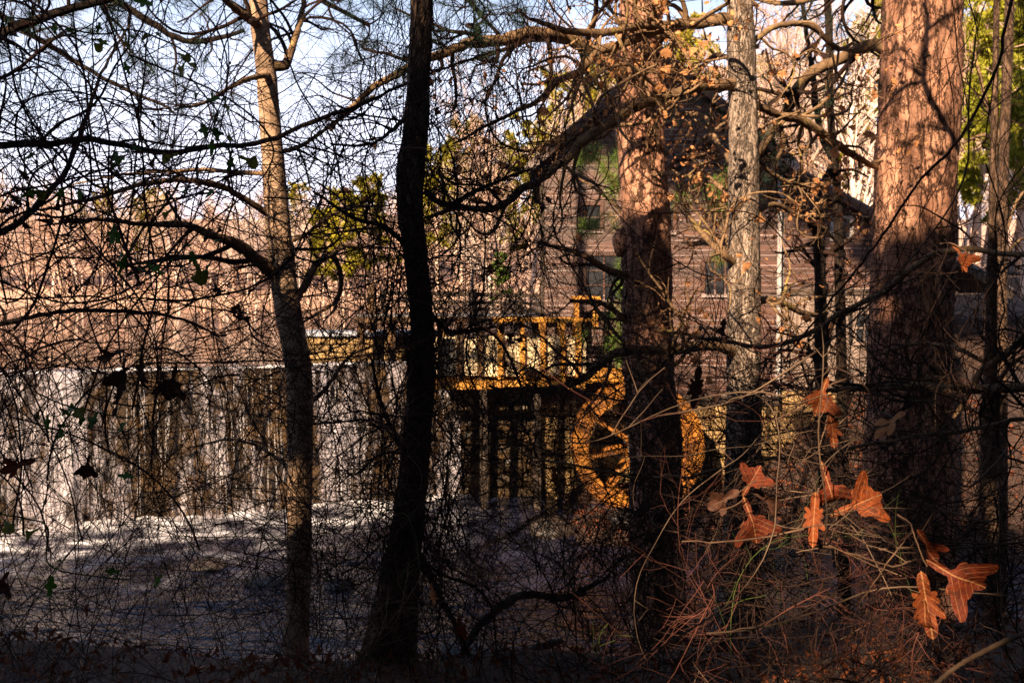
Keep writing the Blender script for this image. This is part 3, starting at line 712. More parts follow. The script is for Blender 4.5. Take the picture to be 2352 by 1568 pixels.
# ------------------------------------------------------------------ flume, walkway, wheel
FD = 23.6; FX = lambda px: px2m(px - 1176, FD); FZ = lambda py: float(P(0, py, FD)[2])
fl = thing("mill_flume", (FX(1180), FD, FZ(880)), "ochre timber flume of pale boards between posts carrying water to the wheel", "flume")
def fb(name, lo, hi, mat, par=None, j=.004): g = Geo(); box(g, lo, hi, j); return put(name, g, M[mat], par or fl, False)
for dy, nm in ((0, 0), (1.15, 1)):
    for px in (1010, 1055, 1102, 1150, 1199, 1247, 1292, 1328):
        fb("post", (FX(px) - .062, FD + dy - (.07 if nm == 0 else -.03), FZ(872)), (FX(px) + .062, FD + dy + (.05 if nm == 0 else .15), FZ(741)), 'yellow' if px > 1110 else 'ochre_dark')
    for k in range(5):
        za, zc = FZ(864 - k * 17.5), FZ(864 - (k + 1) * 17.5) - .01
        for a, b_ in ((980, 1150), (1150, 1347)):
            fb("board", (FX(a) + .004, FD + dy + .054 - nm * .03, za), (FX(b_) - .004, FD + dy + .09 - nm * .03, zc), 'pale')
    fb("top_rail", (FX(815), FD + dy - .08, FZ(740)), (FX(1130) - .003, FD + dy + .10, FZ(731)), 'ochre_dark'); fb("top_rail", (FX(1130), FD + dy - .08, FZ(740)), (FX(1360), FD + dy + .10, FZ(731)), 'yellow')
    fb("lower_beam", (FX(960), FD + dy - .06, FZ(893)), (FX(1345), FD + dy + .08, FZ(874)), 'yellow')
for px in (1030, 1080, 1126, 1175, 1223, 1270, 1312): fb("tie", (FX(px) - .04, FD + .10, FZ(748)), (FX(px) + .04, FD + 1.07, FZ(741)), 'rail')
fb("floor_board", (FX(980), FD + .1, FZ(866)), (FX(1347), FD + 1.1, FZ(860)), 'pale')
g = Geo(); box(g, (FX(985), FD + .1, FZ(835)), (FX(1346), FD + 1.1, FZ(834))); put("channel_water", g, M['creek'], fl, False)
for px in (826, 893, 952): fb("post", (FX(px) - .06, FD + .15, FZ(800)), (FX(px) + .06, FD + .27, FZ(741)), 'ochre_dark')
for k, (a, b_) in enumerate(((853, 864), (864.5, 876))): fb("spout_board", (FX(1352), FD + .05, FZ(b_)), (FX(1452), FD + .1, FZ(a)), 'yellow'); fb("spout_board", (FX(1352), FD + .95, FZ(b_)), (FX(1452), FD + 1.0, FZ(a)), 'yellow')
fb("spout_floor", (FX(1340), FD + .1, FZ(880)), (FX(1452), FD + .95, FZ(876.5)), 'yellow')
for px in (1110, 1235):
    for dy in (0.02, 1.1): fb("trestle_leg", (FX(px) - .08, FD + dy - .06, float(terrain(FX(px), FD + dy)) - .3), (FX(px) + .08, FD + dy + .07, FZ(893)), 'darkwood')
# hoist frame
hf = thing("gate_hoist", (FX(1350), FD + .6, FZ(741)), "small ochre timber gate hoist frame standing on the flume", "hoist frame")
for px in (1327, 1372): fb("post", (FX(px) - .06, FD + .5, FZ(760)), (FX(px) + .06, FD + .62, FZ(690)), 'yellow', hf)
fb("crossbeam", (FX(1315), FD + .49, FZ(690)), (FX(1384), FD + .63, FZ(680)), 'yellow', hf)
# walkway with rails
WD = 25.2; WX = lambda px: px2m(px - 1176, WD); WZ = lambda py: float(P(0, py, WD)[2])
wk = thing("walkway", (WX(1100), WD, WZ(735)), "grey timber walkway with three-board railing over the dam end", "walkway")
for py0, py1 in ((667, 677), (686, 693), (702, 709)):
    for a, b_ in ((876, 1090), (1090, 1325)):
        g = Geo(); beam(g, (WX(a) + .003, WD - .06, WZ((py0 + py1) / 2 + (a - 876) * .02)), (WX(b_) - .003, WD - .05, WZ((py0 + py1) / 2 + (b_ - 876) * .02)), .05, px2m(py1 - py0, WD)); put("rail", g, M['darkwood'], wk, False)
for px in (880, 985, 1090, 1195, 1300): fb("post", (WX(px) - .06, WD - .02, WZ(735)), (WX(px) + .06, WD + .1, WZ(664)), 'darkwood', wk)
x = WX(822)
while x < WX(1330):
    fb("deck_board", (x, WD - .2, WZ(727)), (x + .19, WD + 1.1, WZ(722)), 'rail', wk, .003); x += .2
fb("deck_beam", (WX(820), WD - .19, WZ(737)), (WX(1330), WD - .1, WZ(727.5)), 'ochre_dark', wk)
for px in (830, 900, 965, 1100, 1230): fb("support", (WX(px) - .09, WD - .08, 3.3), (WX(px) + .09, WD + .1, WZ(737)), 'ochre_dark', wk)
p = P(850, 730, 25.7); pp = Geo(); box(pp, (p[0] - .09, 25.9, 3.4), (p[0] + .09, 26.08, P(0, 652, 25.9)[2])); tag(put("timber_post", pp, M['ochre_dark'], None, False), "lone upright ochre post beside the left end of the walkway railing", "post")

# water wheel, axle towards the mill wall
WH = P(1462, 1022, 23.55); RW = px2m(150, 23.55)
wh = thing("water_wheel", WH, "large round ochre timber water wheel below the flume spout", "water wheel")
def arc(g, r0, r1, a0, a1, y0, y1, n=6):
    a = np.linspace(a0, a1, n); V = []
    for yy in (y0, y1):
        for r in (r0, r1): V += [[WH[0] + r * math.cos(t), WH[1] + yy, WH[2] + r * math.sin(t)] for t in a]
    F = []
    for i in range(n - 1):
        F += [[i, n + i, n + i + 1, i + 1], [2 * n + i, 2 * n + i + 1, 3 * n + i + 1, 3 * n + i], [n + i, 3 * n + i, 3 * n + i + 1, n + i + 1], [i, i + 1, 2 * n + i + 1, 2 * n + i]]
    F += [[0, 2 * n, 3 * n, n], [n - 1, 2 * n - 1, 4 * n - 1, 3 * n - 1]]
    g.add(V, F)
for y0 in (-.42, .42):
    for k in range(12):
        g = Geo(); a = k * math.pi / 6 + .1; arc(g, RW * .76, RW + rng.uniform(-.01, .01), a + .006, a + math.pi / 6 - .006, y0 - .035, y0 + .035); put("rim_board", g, M['wheelwood'], wh, False)
    for k in range(8):
        a = k * math.pi / 4 + .2; g = Geo(); d = np.array([math.cos(a), 0, math.sin(a)])
        beam(g, WH + d * .1 + [0, y0 * .9, 0], WH + d * RW * .74 + [0, y0 * .9, 0], .07, .13, (0, 1, 0)); put("spoke", g, M['wheelwood'], wh, False)
for k in range(28):
    a = k * 2 * math.pi / 28; d0 = np.array([math.cos(a), 0, math.sin(a)]); d1 = np.array([math.cos(a + .16), 0, math.sin(a + .16)])
    g = Geo(); beam(g, WH + d0 * RW * .77, WH + d1 * RW * .96, .76, .03, np.cross(d1 - d0, (0, 1, 0)) if False else (d0 + d1) @ np.array([[0, 0, -1], [0, 1, 0], [1, 0, 0]])); put("bucket", g, M['wheelwood'], wh, False)
g = Geo(); tubes(g, np.array([[WH + [0, -.75, 0], WH + [0, 1.6, 0]]]), np.array([[.13, .13]]), 12); put("axle", g, M['darkwood'], wh, False)
for y0 in (-.5, .36):
    g = Geo(); tubes(g, np.array([[WH + [0, y0, 0], WH + [0, y0 + .02, 0], WH + [0, y0 + .12, 0], WH + [0, y0 + .14, 0]]]), np.array([[.02, .26, .26, .02]]), 16); put("hub", g, M['iron'], wh, False)

# ------------------------------------------------------------------ far wood
def far_pine(h, seed, needle, golden=True):
    global rng
    sv = rng; rng = np.random.default_rng(seed); g = Geo(); t = Geo()
    tr = np.array([[[0, 0, -1.0], [0, 0, h * .5], [h * .01, 0, h * .97]]]); tr = crom(tr[0], 14)[None]
    tubes(t, tr, np.linspace(h * .017, h * .003, 14)[None], 6)
    lim, lr = spawn(tr, np.full((1, 14), h * .008), 46, h * .12, h * .26, 7, .08, (1.1, 1.5), .38, .2, .5, h * .0012, .15)
    tubes(t, lim, lr, 3)
    tw, tw_r = spawn(lim, lr, 320, h * .03, h * .075, 4, .1, (.4, 1.0), .35, .3, .6, h * .0007, .2)
    tubes(t, tw, tw_r, 3)
    ends = np.concatenate([tw[:, -1], tw[:, 2], lim[:, -1]])
    ax = nrm(np.concatenate([tw[:, -1] - tw[:, -2]] * 2 + [lim[:, -1] - lim[:, -2]]) + [0, 0, .3])
    needles(g, ends, ax, 32, h * .016, h * .032, h * .0052, .8, h * .015)
    rng = sv
    return t.mesh("trunk"), g.mesh("crown")
def far_bare(h, seed, spread=.35):
    global rng
    sv = rng; rng = np.random.default_rng(seed); t = Geo()
    tr = walk(np.array([[0, 0, -1.0]]), np.array([[rng.normal(0, .05), 0, 1]]), h * .95, 16, .03, .1); tubes(t, tr, np.linspace(h * .013, h * .002, 16)[None], 5)
    a, ar = spawn(tr, np.linspace(h * .013, h * .002, 16)[None], 26, h * .18, h * .42, 8, .10, (.35, .8), .25, .5, .5, h * .0018, .2); tubes(t, a, ar, 3)
    b_, br = spawn(a, ar, 150, h * .08, h * .2, 6, .13, (.35, .9), .2, .4, .6, h * .0013, .15); tubes(t, b_, br, 3)
    c, cr = spawn(b_, br, 420, h * .035, h * .1, 4, .15, (.35, .9), .2, .3, .7, h * .0011, .1); tubes(t, c, cr, 3)
    rng = sv
    return t.mesh("tree")
pine_src = [far_pine(18, 100 + k, None) for k in range(3)]
bare_src = [far_bare(15, 200 + k) for k in range(5)]
pine_mesh = {}
def put_pine(x, y, s, label, group, nm='needle_gold', k=0, name="pine_tree"):
    key = (k, nm)
    if key not in pine_mesh:
        a, c_ = pine_src[k][0].copy(), pine_src[k][1].copy(); a.materials.append(M['far_bare']); c_.materials.append(M[nm]); pine_mesh[key] = (a, c_)
    a, c_ = pine_mesh[key]
    r = thing(name, (x, y, float(terrain(x, y))), label, "tree", group, rng.uniform(0, 6.28)); r.scale = (s, s, s)
    link("trunk", a, None, r); link("crown", c_, None, r); return r
bare_mesh = {}
def put_bare(x, y, s, label, group, mt='far_bare', k=0):
    key = (k, mt)
    if key not in bare_mesh: bare_mesh[key] = bare_src[k].copy(); bare_mesh[key].materials.append(M[mt])
    o = link("bare_tree", bare_mesh[key]); o.location = (x, y, float(terrain(x, y))); o.rotation_euler = (rng.normal(0, .04), rng.normal(0, .04), rng.uniform(0, 6.28)); o.scale = (s, s, s * rng.uniform(.9, 1.1))
    return tag(o, label, "tree", group)
LB, GB = "leafless tree in the peach-coloured wood along the far pond shore", "bare trees on the far pond shore"
for i in range(270):
    y = 163 + 55 * rng.random() ** 1.5; x = rng.uniform(-.62, .12) * y
    put_bare(x, y, rng.uniform(.75, 1.15), LB, GB, 'far_bare' if rng.random() < .6 else 'far_bare_grey', int(rng.integers(5)))
LP, GP = "small golden pine among leafless trees on the far pond shore", "golden pines on the far shore"
for i in range(22):
    y = rng.uniform(170, 225); x = rng.uniform(-.6, .08) * y; put_pine(x, y, rng.uniform(.6, .95), LP, GP, 'needle_gold', i % 3)
def atpx(px, d): return float(px2m(px - 1176, d))
for px, d, hpx, lab in ((850, 84, 330, "tall golden pine at the water between the left tree and the vine trunk"), (745, 92, 250, "short golden pine just right of the slender left tree"),
                        (1060, 78, 420, "slim golden pine right behind the vine trunk"), (1215, 66, 440, "golden pine rising beside the left corner of the mill"),
                        (790, 80, 300, "broad golden pine just left of the vine-hung trunk"), (1005, 88, 400, "golden pine right behind the vine-hung trunk, farther off"), (1150, 72, 370, "golden pine midway between the vine trunk and the mill corner"),
                        (1300, 62, 520, "golden pine showing above the left roof edge of the mill")):
    x = atpx(px, d); zt = terrain(x, d); hh = px2m(700 - (700 - hpx) * 1.0, d) if False else px2m(690 - (690 - hpx), d)
    put_pine(x, d, hh / 18 * 1.0, lab, "golden pines across the pond", 'needle_gold', int(px) % 3)
for px, d, hpx, lab in ((1120, 58, 200, "small bright green evergreen beside the walkway railing"),):
    put_pine(atpx(1148, 40), 40, .16, lab, None, 'needle_green', 1, "evergreen_tree")
for i, (px, d, s) in enumerate(((2300, 46, 1.0), (2400, 42, .95), (2240, 56, 1.15), (2340, 60, 1.25), (2190, 66, 1.1), (2440, 50, 1.2), (2275, 38, .62), (2350, 36, .55))):
    put_pine(atpx(px, d), d, s * .8, ("sunlit lime-yellow pine directly behind the slim brown tree", "lime-yellow pine cut by the right edge of the picture", "lime-yellow pine showing just right of the big pine trunk", "tall lime-yellow pine farther back between the slim trees", "lime-yellow pine half hidden by the big pine trunk", "lime-yellow pine mostly outside the right edge", "low lime-yellow young pine beside the porch roof", "low lime-yellow young pine behind the porch posts at the edge")[i], "lime pines at the right edge", 'needle_lime', i % 3)
LB2, GB2 = "leafless tree in the wood behind the mill roof", "bare trees behind the mill"
for i in range(46):
    y = rng.uniform(44, 90); x = (rng.uniform(1000, 2500) - 1176) / FP * y
    if x < -.4 - .085 * (y - 26) + 1.5: continue
    put_bare(x, y, rng.uniform(.6, 1.0), LB2, GB2, 'far_bare' if rng.random() < .7 else 'far_bare_grey', int(rng.integers(5)))
for i in range(15):
    y = rng.uniform(42, 72); x = (rng.uniform(1720, 2060) - 1176) / FP * y
    put_bare(x, y, rng.uniform(.75, 1.05), LB2, GB2, 'far_bare' if rng.random() < .7 else 'far_bare_grey', int(rng.integers(5)))
for i in range(12):
    y = rng.uniform(48, 80); x = (rng.uniform(1300, 2100) - 1176) / FP * y
    put_pine(x, y, rng.uniform(.6, .85), "green-gold pine in the wood behind the mill", "pines behind the mill", 'needle_gold', i % 3)

# ------------------------------------------------------------------ leaves
def lobed_leaf(lobes, n_ang=40, rings=4, curl=.25, fold=.25, seed=0):
    """leaf blade from polar lobes (angle deg, length, width deg) about a point above the stalk; +Y is the tip"""
    a = np.linspace(0, 2 * np.pi, n_ang, endpoint=False); r = np.full(n_ang, .12)
    for (an, ln, wd) in lobes:
        d = np.angle(np.exp(1j * (a - math.radians(an)))); r = np.maximum(r, ln * np.exp(-(d / math.radians(wd)) ** 2))
    V = [[0, 0, 0]]; 
    for k in range(1, rings + 1):
        q = k / rings
        V += [[math.cos(t) * rr * q, math.sin(t) * rr * q, 0] for t, rr in zip(a, r)]
    V = np.array(V); x, y = V[:, 0].copy(), V[:, 1].copy()
    V[:, 2] = fold * np.abs(x) ** 1.3 - curl * y * y + .10 * np.sin(x * 9 + seed) * np.sin(y * 8 + seed * 2) * .6
    F = [[0, 1 + i, 1 + (i + 1) % n_ang] for i in range(n_ang)]
    for k in range(rings - 1):
        b0 = 1 + k * n_ang
        for i in range(n_ang):
            j = (i + 1) % n_ang; F += [[b0 + i, b0 + n_ang + i, b0 + n_ang + j], [b0 + i, b0 + n_ang + j, b0 + j]]
    V[:, 1] += .45
    return V, np.array(F)
OAK3 = [(-90, .46, 20), (90, .50, 30), (34, .58, 27), (146, .58, 27), (0, .27, 36), (180, .27, 36), (62, .40, 40), (118, .40, 40)]
OAK7 = [(-90, .45, 16), (90, .60, 14), (40, .42, 13), (140, .42, 13), (-10, .36, 13), (190, .36, 13), (65, .30, 30), (115, .30, 30), (-55, .22, 20), (235, .22, 20)]
TRI = [(-90, .45, 34), (90, .5, 40), (40, .45, 30), (140, .45, 30)]
OVAL = [(-90, .45, 40), (90, .5, 36), (0, .27, 60), (180, .27, 60)]
NARROW = [(-90, .46, 26), (90, .55, 24), (48, .30, 26), (132, .33, 22), (0, .20, 40), (180, .19, 40), (-40, .24, 24), (222, .22, 30)]
def lofi_leaf(lobes, curl, fold, n=12, seed=0): return lobed_leaf(lobes, n, 1, curl, fold, seed)
def leafmesh(name, lobes, curl, fold, seed, mat, n=44, rings=5):
    V, F = lobed_leaf(lobes, n, rings, curl, fold, seed); me = Geo().add(V, F).mesh(name); me.materials.append(M[mat]); return me
def place_leaf(me, parent, p, size, ydir, ndir, name="leaf"):
    y = np.array(nrm(np.array(ydir, float))); z = np.array(ndir, float); z = nrm(z - y * (z @ y)); x = np.cross(y, z)
    o = link(name, me, None, parent); pl = np.array(p) - worldloc(parent)
    o.matrix_local = Matrix([[x[0] * size, y[0] * size, z[0] * size, pl[0]], [x[1] * size, y[1] * size, z[1] * size, pl[1]], [x[2] * size, y[2] * size, z[2] * size, pl[2]], [0, 0, 0, 1]])
    return o

# ------------------------------------------------------------------ near trees
def trunk_geo(px_path, D, bark, sides=72, row=.03, top=3.0, dy=None):
    """px_path rows: (px, py, width px) from the top down"""
    a = np.array(px_path, float)
    p = P(a[:, 0], a[:, 1], D); r = a[:, 2] / 2 / FP * D
    up = p[0] + (p[0] - p[1]) / np.linalg.norm(p[0] - p[1]) * top
    g0 = terrain(p[-1, 0], D)
    rows = np.vstack([np.r_[up, r[0] * .8], np.c_[p, r]])
    if p[-1, 2] > g0 - .15: rows = np.vstack([rows, np.r_[p[-1, 0], D, g0 - .25, r[-1] * 1.25]])
    L = np.linalg.norm(np.diff(rows[:, :3], axis=0), axis=1).sum(); n = max(30, int(L / row))
    c = crom(rows, n); pts, rad = c[:, :3], c[:, 3]
    hgt = np.cumsum(np.r_[0, np.linalg.norm(np.diff(pts, axis=0), axis=1)])
    th = np.linspace(0, 2 * np.pi, sides, endpoint=False)
    TH, HH = np.meshgrid(th, hgt); rm = rad.mean(); U = TH / (2 * np.pi)
    sd = int(rng.integers(1000))
    if bark == 'pine':
        nu = max(9, int(2 * np.pi * rm / .066)); wv = fbm(np.cos(TH) * 2 + 9, np.sin(TH) * 2 + 9, HH * 4, 3, sd) - .5
        w2 = fbm(np.cos(TH) * 7 + 9, np.sin(TH) * 7 + 9, HH * 11, 4, sd + 2) - .5
        f1, f2, cv = voronoi_wrap(U * nu + wv * 2.4 + w2 * 1.1, HH / .19 + wv * 1.5 + w2 * .7, nu, sd)
        g1, g2, cw = voronoi_wrap(U * nu * 2 + w2 * 2.0, HH / .085 + w2 * 1.6, nu * 2, sd + 50)
        wd = .06 + .16 * np.clip(w2 + .4, 0, 1)
        crack = 1 - sst(.02, wd, f2 - f1); fine = (1 - sst(.02, .16, g2 - g1)) * .45
        disp = -.020 * crack + .010 * (cv - .5) - .006 * fine + .008 * (cw - .5)
        disp = disp + .006 * (fbm(np.cos(TH) * 14, np.sin(TH) * 14, HH * 26, 3, sd + 5) - .5)
        crack = np.clip(.5 * sst(.55, .8, wv + .5), 0, 1); disp = .022 * (cv - .4) * sst(0, .25, f2 - f1) + .016 * w2 + .010 * (cw - .5) * sst(0, .25, g2 - g1)
    elif bark == 'ridge':
        nu = max(9, int(2 * np.pi * rm / .030)); wv = fbm(np.cos(TH) * 2 + 9, np.sin(TH) * 2 + 9, HH * 3, 3, sd) - .5
        f1, f2, cv = voronoi_wrap(U * nu + wv * 2.2, HH / .14 + wv, nu, sd)
        crack = .5 * sst(.55, .8, wv + .5); disp = .006 * (cv - .5) * sst(0, .3, f2 - f1) - .005 * (1 - sst(.02, .34, f2 - f1))
    else:
        wv = fbm(np.cos(TH) * 3 + 9, np.sin(TH) * 3 + 9, HH * 5, 4, sd); crack = sst(.60, .75, wv) * .6; disp = .006 * (wv - .5)
    lump = (fbm(np.cos(TH) * .9 + 3, np.sin(TH) * .9 + 3, HH * 1.3, 3, sd + 3) - .5) * rm * .22
    flare = sst(1.3, 0, HH[::-1] * 0 + (hgt[-1] - HH)) * rm * .45 * (1 + .5 * np.sin(TH * 5 + sd))
    RR = rad[:, None] + disp + lump + flare
    V = np.stack([pts[:, None, 0] + RR * np.cos(TH), pts[:, None, 1] + RR * np.sin(TH), pts[:, None, 2] + 0 * RR], -1)
    i = np.arange(n - 1)[:, None] * sides; j = np.arange(sides)[None]; j2 = (j + 1) % sides
    g = Geo(); g.add(V.reshape(-1, 3), np.stack([i + j, i + sides + j, i + sides + j2, i + j2], -1).reshape(-1, 4), crack)
    return g, pts, rad
def limb_pts(path, D, n=44):
    """rows (px, py, d offset, width px)"""
    a = np.array(path, float); p = P(a[:, 0], a[:, 1], D + a[:, 2]); r = a[:, 3] / 2 / FP * (D + a[:, 2])
    c = crom(np.c_[p, r], n)
    sg = np.linalg.norm(np.diff(c[:, :3], axis=0), axis=1).mean()
    c[1:-1, :3] += rng.normal(0, min(.004, .05 * sg), (n - 2, 3)) + np.cumsum(rng.normal(0, min(.0025, .035 * sg), (n - 2, 3)), 0)
    return c[:, :3], np.maximum(c[:, 3], .002)
def limb_geo(pts, rad, sides=9):
    n = len(pts); T = nrm(np.gradient(pts, axis=0)); ref = np.array([.13, .97, .2]); n1 = nrm(np.cross(T, ref)); n2 = np.cross(T, n1)
    th = np.arange(sides) * 2 * np.pi / sides
    rr = rad[:, None] * (1 + .28 * (rng.random((n, sides)) - .5))
    V = pts[:, None] + rr[..., None] * (np.cos(th)[None, :, None] * n1[:, None] + np.sin(th)[None, :, None] * n2[:, None])
    i = np.arange(n - 1)[:, None] * sides; j = np.arange(sides)[None]; j2 = (j + 1) % sides
    return Geo().add(V.reshape(-1, 3), np.stack([i + j, i + j2, i + sides + j2, i + sides + j], -1).reshape(-1, 4), rng.random(n * sides) ** 3 * .7)
def near_tree(name, label, D, path, bark, mat, limbs=(), limb_mat='limb_bark', sub=(0, 0, 0), sub_len=(.35, 1.1), twig_mat='twig', top=3.0, sides=72, lift=.0, group=None, curl=.16, row=.032):
    g, pts, rad = trunk_geo(path, D, bark, sides, row, top)
    base = pts[-1].copy(); base[2] = terrain(base[0], base[1])
    T = thing(name, base, label, "tree", group)
    put("trunk", g, M[mat], T, True, attr="crack")
    LP_, LR_ = [], []
    for l in limbs:
        a, b_ = limb_pts(l, D); LP_.append(a); LR_.append(b_)
        put("limb", limb_geo(a, b_), M[limb_mat], T, True, attr="crack")
    out = dict(T=T, pts=pts, rad=rad, limbs=LP_, D=D)
    if limbs and sub[0]:
        A, AR = np.stack(LP_), np.stack(LR_)
        b1, r1 = spawn(A, AR, sub[0], sub_len[0], sub_len[1], 14, curl, (.5, 1.2), .12, .0, .5, .0035, lift, .55, .35)
        b2, r2 = spawn(b1, r1, sub[1], sub_len[0] * .5, sub_len[1] * .55, 9, curl * 1.2, (.4, 1.2), .15, .0, .6, .0022, lift * .5, .5, .5)
        b3, r3 = spawn(b2, r2, int(sub[2] * .42), .10, .45, 7, curl * 1.2, (.4, 1.1), .15, .0, .7, .0018, 0, .4, .6)
        put("branches", tubes(Geo(), b1, r1, 5), M[limb_mat if twig_mat == 'twig_tan' else twig_mat], T, True, "stuff")
        gg = Geo(); tubes(gg, b2, r2, 3); tubes(gg, b3, r3, 3); put("twigs", gg, M[twig_mat], T, True, "stuff")
        out.update(b1=b1, b2=b2, b3=b3)
    return out

# T1 slender left tree
T1 = near_tree("slender_tree", "slender smooth-barked tree leaning in front of the falls, lit at its forked top", 7.6,
    [(588, -60, 40), (596, 60, 42), (612, 180, 46), (624, 330, 50), (634, 470, 54), (646, 600, 58), (664, 720, 60), (686, 850, 60), (690, 1000, 58), (689, 1200, 56), (684, 1400, 58), (680, 1500, 64)],
    'smooth', 'smooth_bark',
    [[(628, 150, 0, 26), (655, 150, .05, 24), (668, 118, .2, 18), (690, 50, .4, 14), (706, -20, .6, 11), (730, -120, .8, 8)],
     [(600, 64, 0, 24), (566, 40, -.2, 20), (520, 5, -.4, 15), (470, -50, -.7, 11)],
     [(622, 172, 0, 14), (580, 178, -.3, 13), (530, 200, -.6, 10), (470, 235, -1.0, 8), (400, 252, -1.4, 5)],
     [(640, 640, 0, 34), (600, 600, -.15, 30), (545, 560, -.4, 25), (500, 545, -.6, 20), (420, 515, -.9, 15), (330, 512, -1.2, 11), (215, 505, -1.5, 7), (90, 520, -1.7, 4)],
     [(632, 500, 0, 16), (560, 455, -.2, 15), (500, 425, -.5, 14), (418, 414, -.8, 13), (338, 420, -1.1, 11), (216, 455, -1.5, 9), (72, 482, -2.0, 6)],
     [(628, 400, 0, 12), (545, 397, .2, 11), (468, 392, .4, 10), (396, 396, .6, 9), (274, 405, .9, 6), (160, 430, 1.1, 4)],
     [(668, 715, 0, 22), (690, 672, .1, 18), (706, 645, .2, 18), (722, 610, .3, 16), (760, 580, .5, 13), (800, 562, .7, 10), (880, 566, 1.0, 6)],
     [(758, 582, .5, 10), (778, 612, .6, 12), (784, 650, .7, 12), (770, 690, .8, 10), (735, 715, .9, 8), (690, 742, 1.0, 5)],
     [(636, 350, 0, 12), (700, 330, .4, 10), (770, 280, .8, 8), (860, 220, 1.3, 5)],
     [(640, 560, 0, 12), (700, 540, -.3, 9), (790, 480, -.7, 7), (900, 470, -1.0, 4)],
     [(690, 940, 0, 14), (740, 900, .2, 10), (800, 820, .5, 7), (870, 790, .8, 4)],
     [(690, 1100, 0, 10), (620, 1040, .3, 8), (540, 1010, .5, 6), (430, 1030, .8, 4)]],
    'limb_bark', (90, 270, 560), (.4, 1.5), 'twig', 3.5, 56)
# thin long limb reaching in from the left, standing tree outside the frame
T1b = near_tree("dark_limbed_tree", "dark-limbed tree at the left edge sending long thin branches across the sky", 5.2,
    [(-330, -400, 56), (-320, 100, 60), (-310, 600, 66), (-305, 1100, 74), (-300, 1500, 90)], 'ridge', 'dark_bark',
    [[(-320, 420, 0, 26), (-150, 390, 0, 22), (0, 338, .1, 17), (110, 330, .2, 15), (216, 320, .3, 14), (360, 350, .5, 13), (504, 338, .8, 12), (612, 328, 1.0, 12), (684, 299, 1.2, 11), (760, 265, 1.4, 10), (847, 230, 1.6, 8), (1000, 165, 1.9, 6), (1130, 120, 2.2, 4)],
     [(-320, 260, 0, 30), (-150, 190, 0, 26), (0, 82, .2, 22), (90, 50, .3, 20), (162, 25, .4, 18), (260, 0, .5, 15), (330, -30, .6, 13)],
     [(-310, 640, 0, 24), (-130, 570, 0, 20), (30, 520, .2, 15), (150, 400, .5, 13), (200, 280, .7, 10), (240, 170, .9, 7), (300, 60, 1.1, 5)],
     [(-310, 860, 0, 24), (-130, 800, 0, 20), (20, 740, .3, 13), (150, 716, .6, 10), (300, 714, .9, 9), (420, 730, 1.2, 7), (520, 770, 1.5, 5)]],
    'dark_bark', (36, 100, 200), (.4, 1.3), 'twig', 2, 40)
# T2 dark vine-hung trunk
T2 = near_tree("vine_hung_tree", "dark crooked trunk hung with vines, second tall trunk from the left", 6.0,
    [(970, -60, 50), (968, 60, 52), (962, 190, 54), (956, 300, 60), (945, 380, 66), (943, 480, 62), (955, 590, 56), (968, 720, 56), (968, 850, 64), (958, 1000, 68), (938, 1200, 74), (915, 1350, 84), (898, 1460, 96), (890, 1520, 110)],
    'ridge', 'vine_bark',
    [[(975, 440, 0, 16), (1030, 470, .1, 13), (1090, 440, .3, 10), (1180, 400, .6, 7)],
     [(930, 560, 0, 14), (880, 520, -.2, 11), (810, 500, -.4, 9), (720, 440, -.7, 6)],
     [(945, 1080, 0, 18), (915, 1010, -.1, 13), (880, 940, -.3, 9), (850, 820, -.5, 6)],
     [(940, 1240, 0, 22), (985, 1320, .1, 16), (1050, 1450, .25, 10), (1080, 1520, .3, 8)],
     [(972, 700, 0, 12), (1030, 760, .2, 10), (1120, 760, .4, 8), (1170, 830, .5, 6), (1220, 960, .6, 4)],
     [(950, 250, 0, 12), (900, 300, -.2, 9), (850, 330, -.5, 7), (760, 330, -.8, 5)]],
    'dark_bark', (80, 260, 520), (.3, 1.0), 'twig', .7, 72)
# T3 left pine
T3 = near_tree("pine_tree", "straight pine with sunlit plated bark and curved branch shadows, left of the grey oak", 9.6,
    [(1472, -60, 96), (1470, 100, 102), (1471, 300, 108), (1479, 450, 108), (1486, 640, 114), (1490, 800, 114), (1500, 1000, 118), (1510, 1300, 124), (1515, 1500, 134)],
    'pine', 'pine_bark',
    [[(1450, 190, 0, 38), (1412, 150, -.2, 36), (1360, 118, -.4, 34), (1304, 88, -.6, 31), (1232, 74, -.9, 28), (1160, 90, -1.1, 27), (1088, 97, -1.4, 25), (1045, 112, -1.6, 22), (980, 137, -1.7, 20), (908, 173, -1.6, 17), (840, 220, -1.4, 13), (760, 300, -1.0, 8)],
     [(1495, 420, 0, 16), (1560, 360, .8, 14), (1600, 330, 1.3, 10), (1690, 260, 2.0, 7)],
     [(1460, 640, 0, 22), (1400, 620, -.3, 16), (1330, 580, -.6, 12), (1250, 560, -.9, 8)],
     [(1460, 760, 0, 16), (1390, 700, -.3, 12), (1310, 690, -.6, 8)]],
    'limb_bark', (46, 120, 160), (.4, 1.3), 'twig', 4, 84)
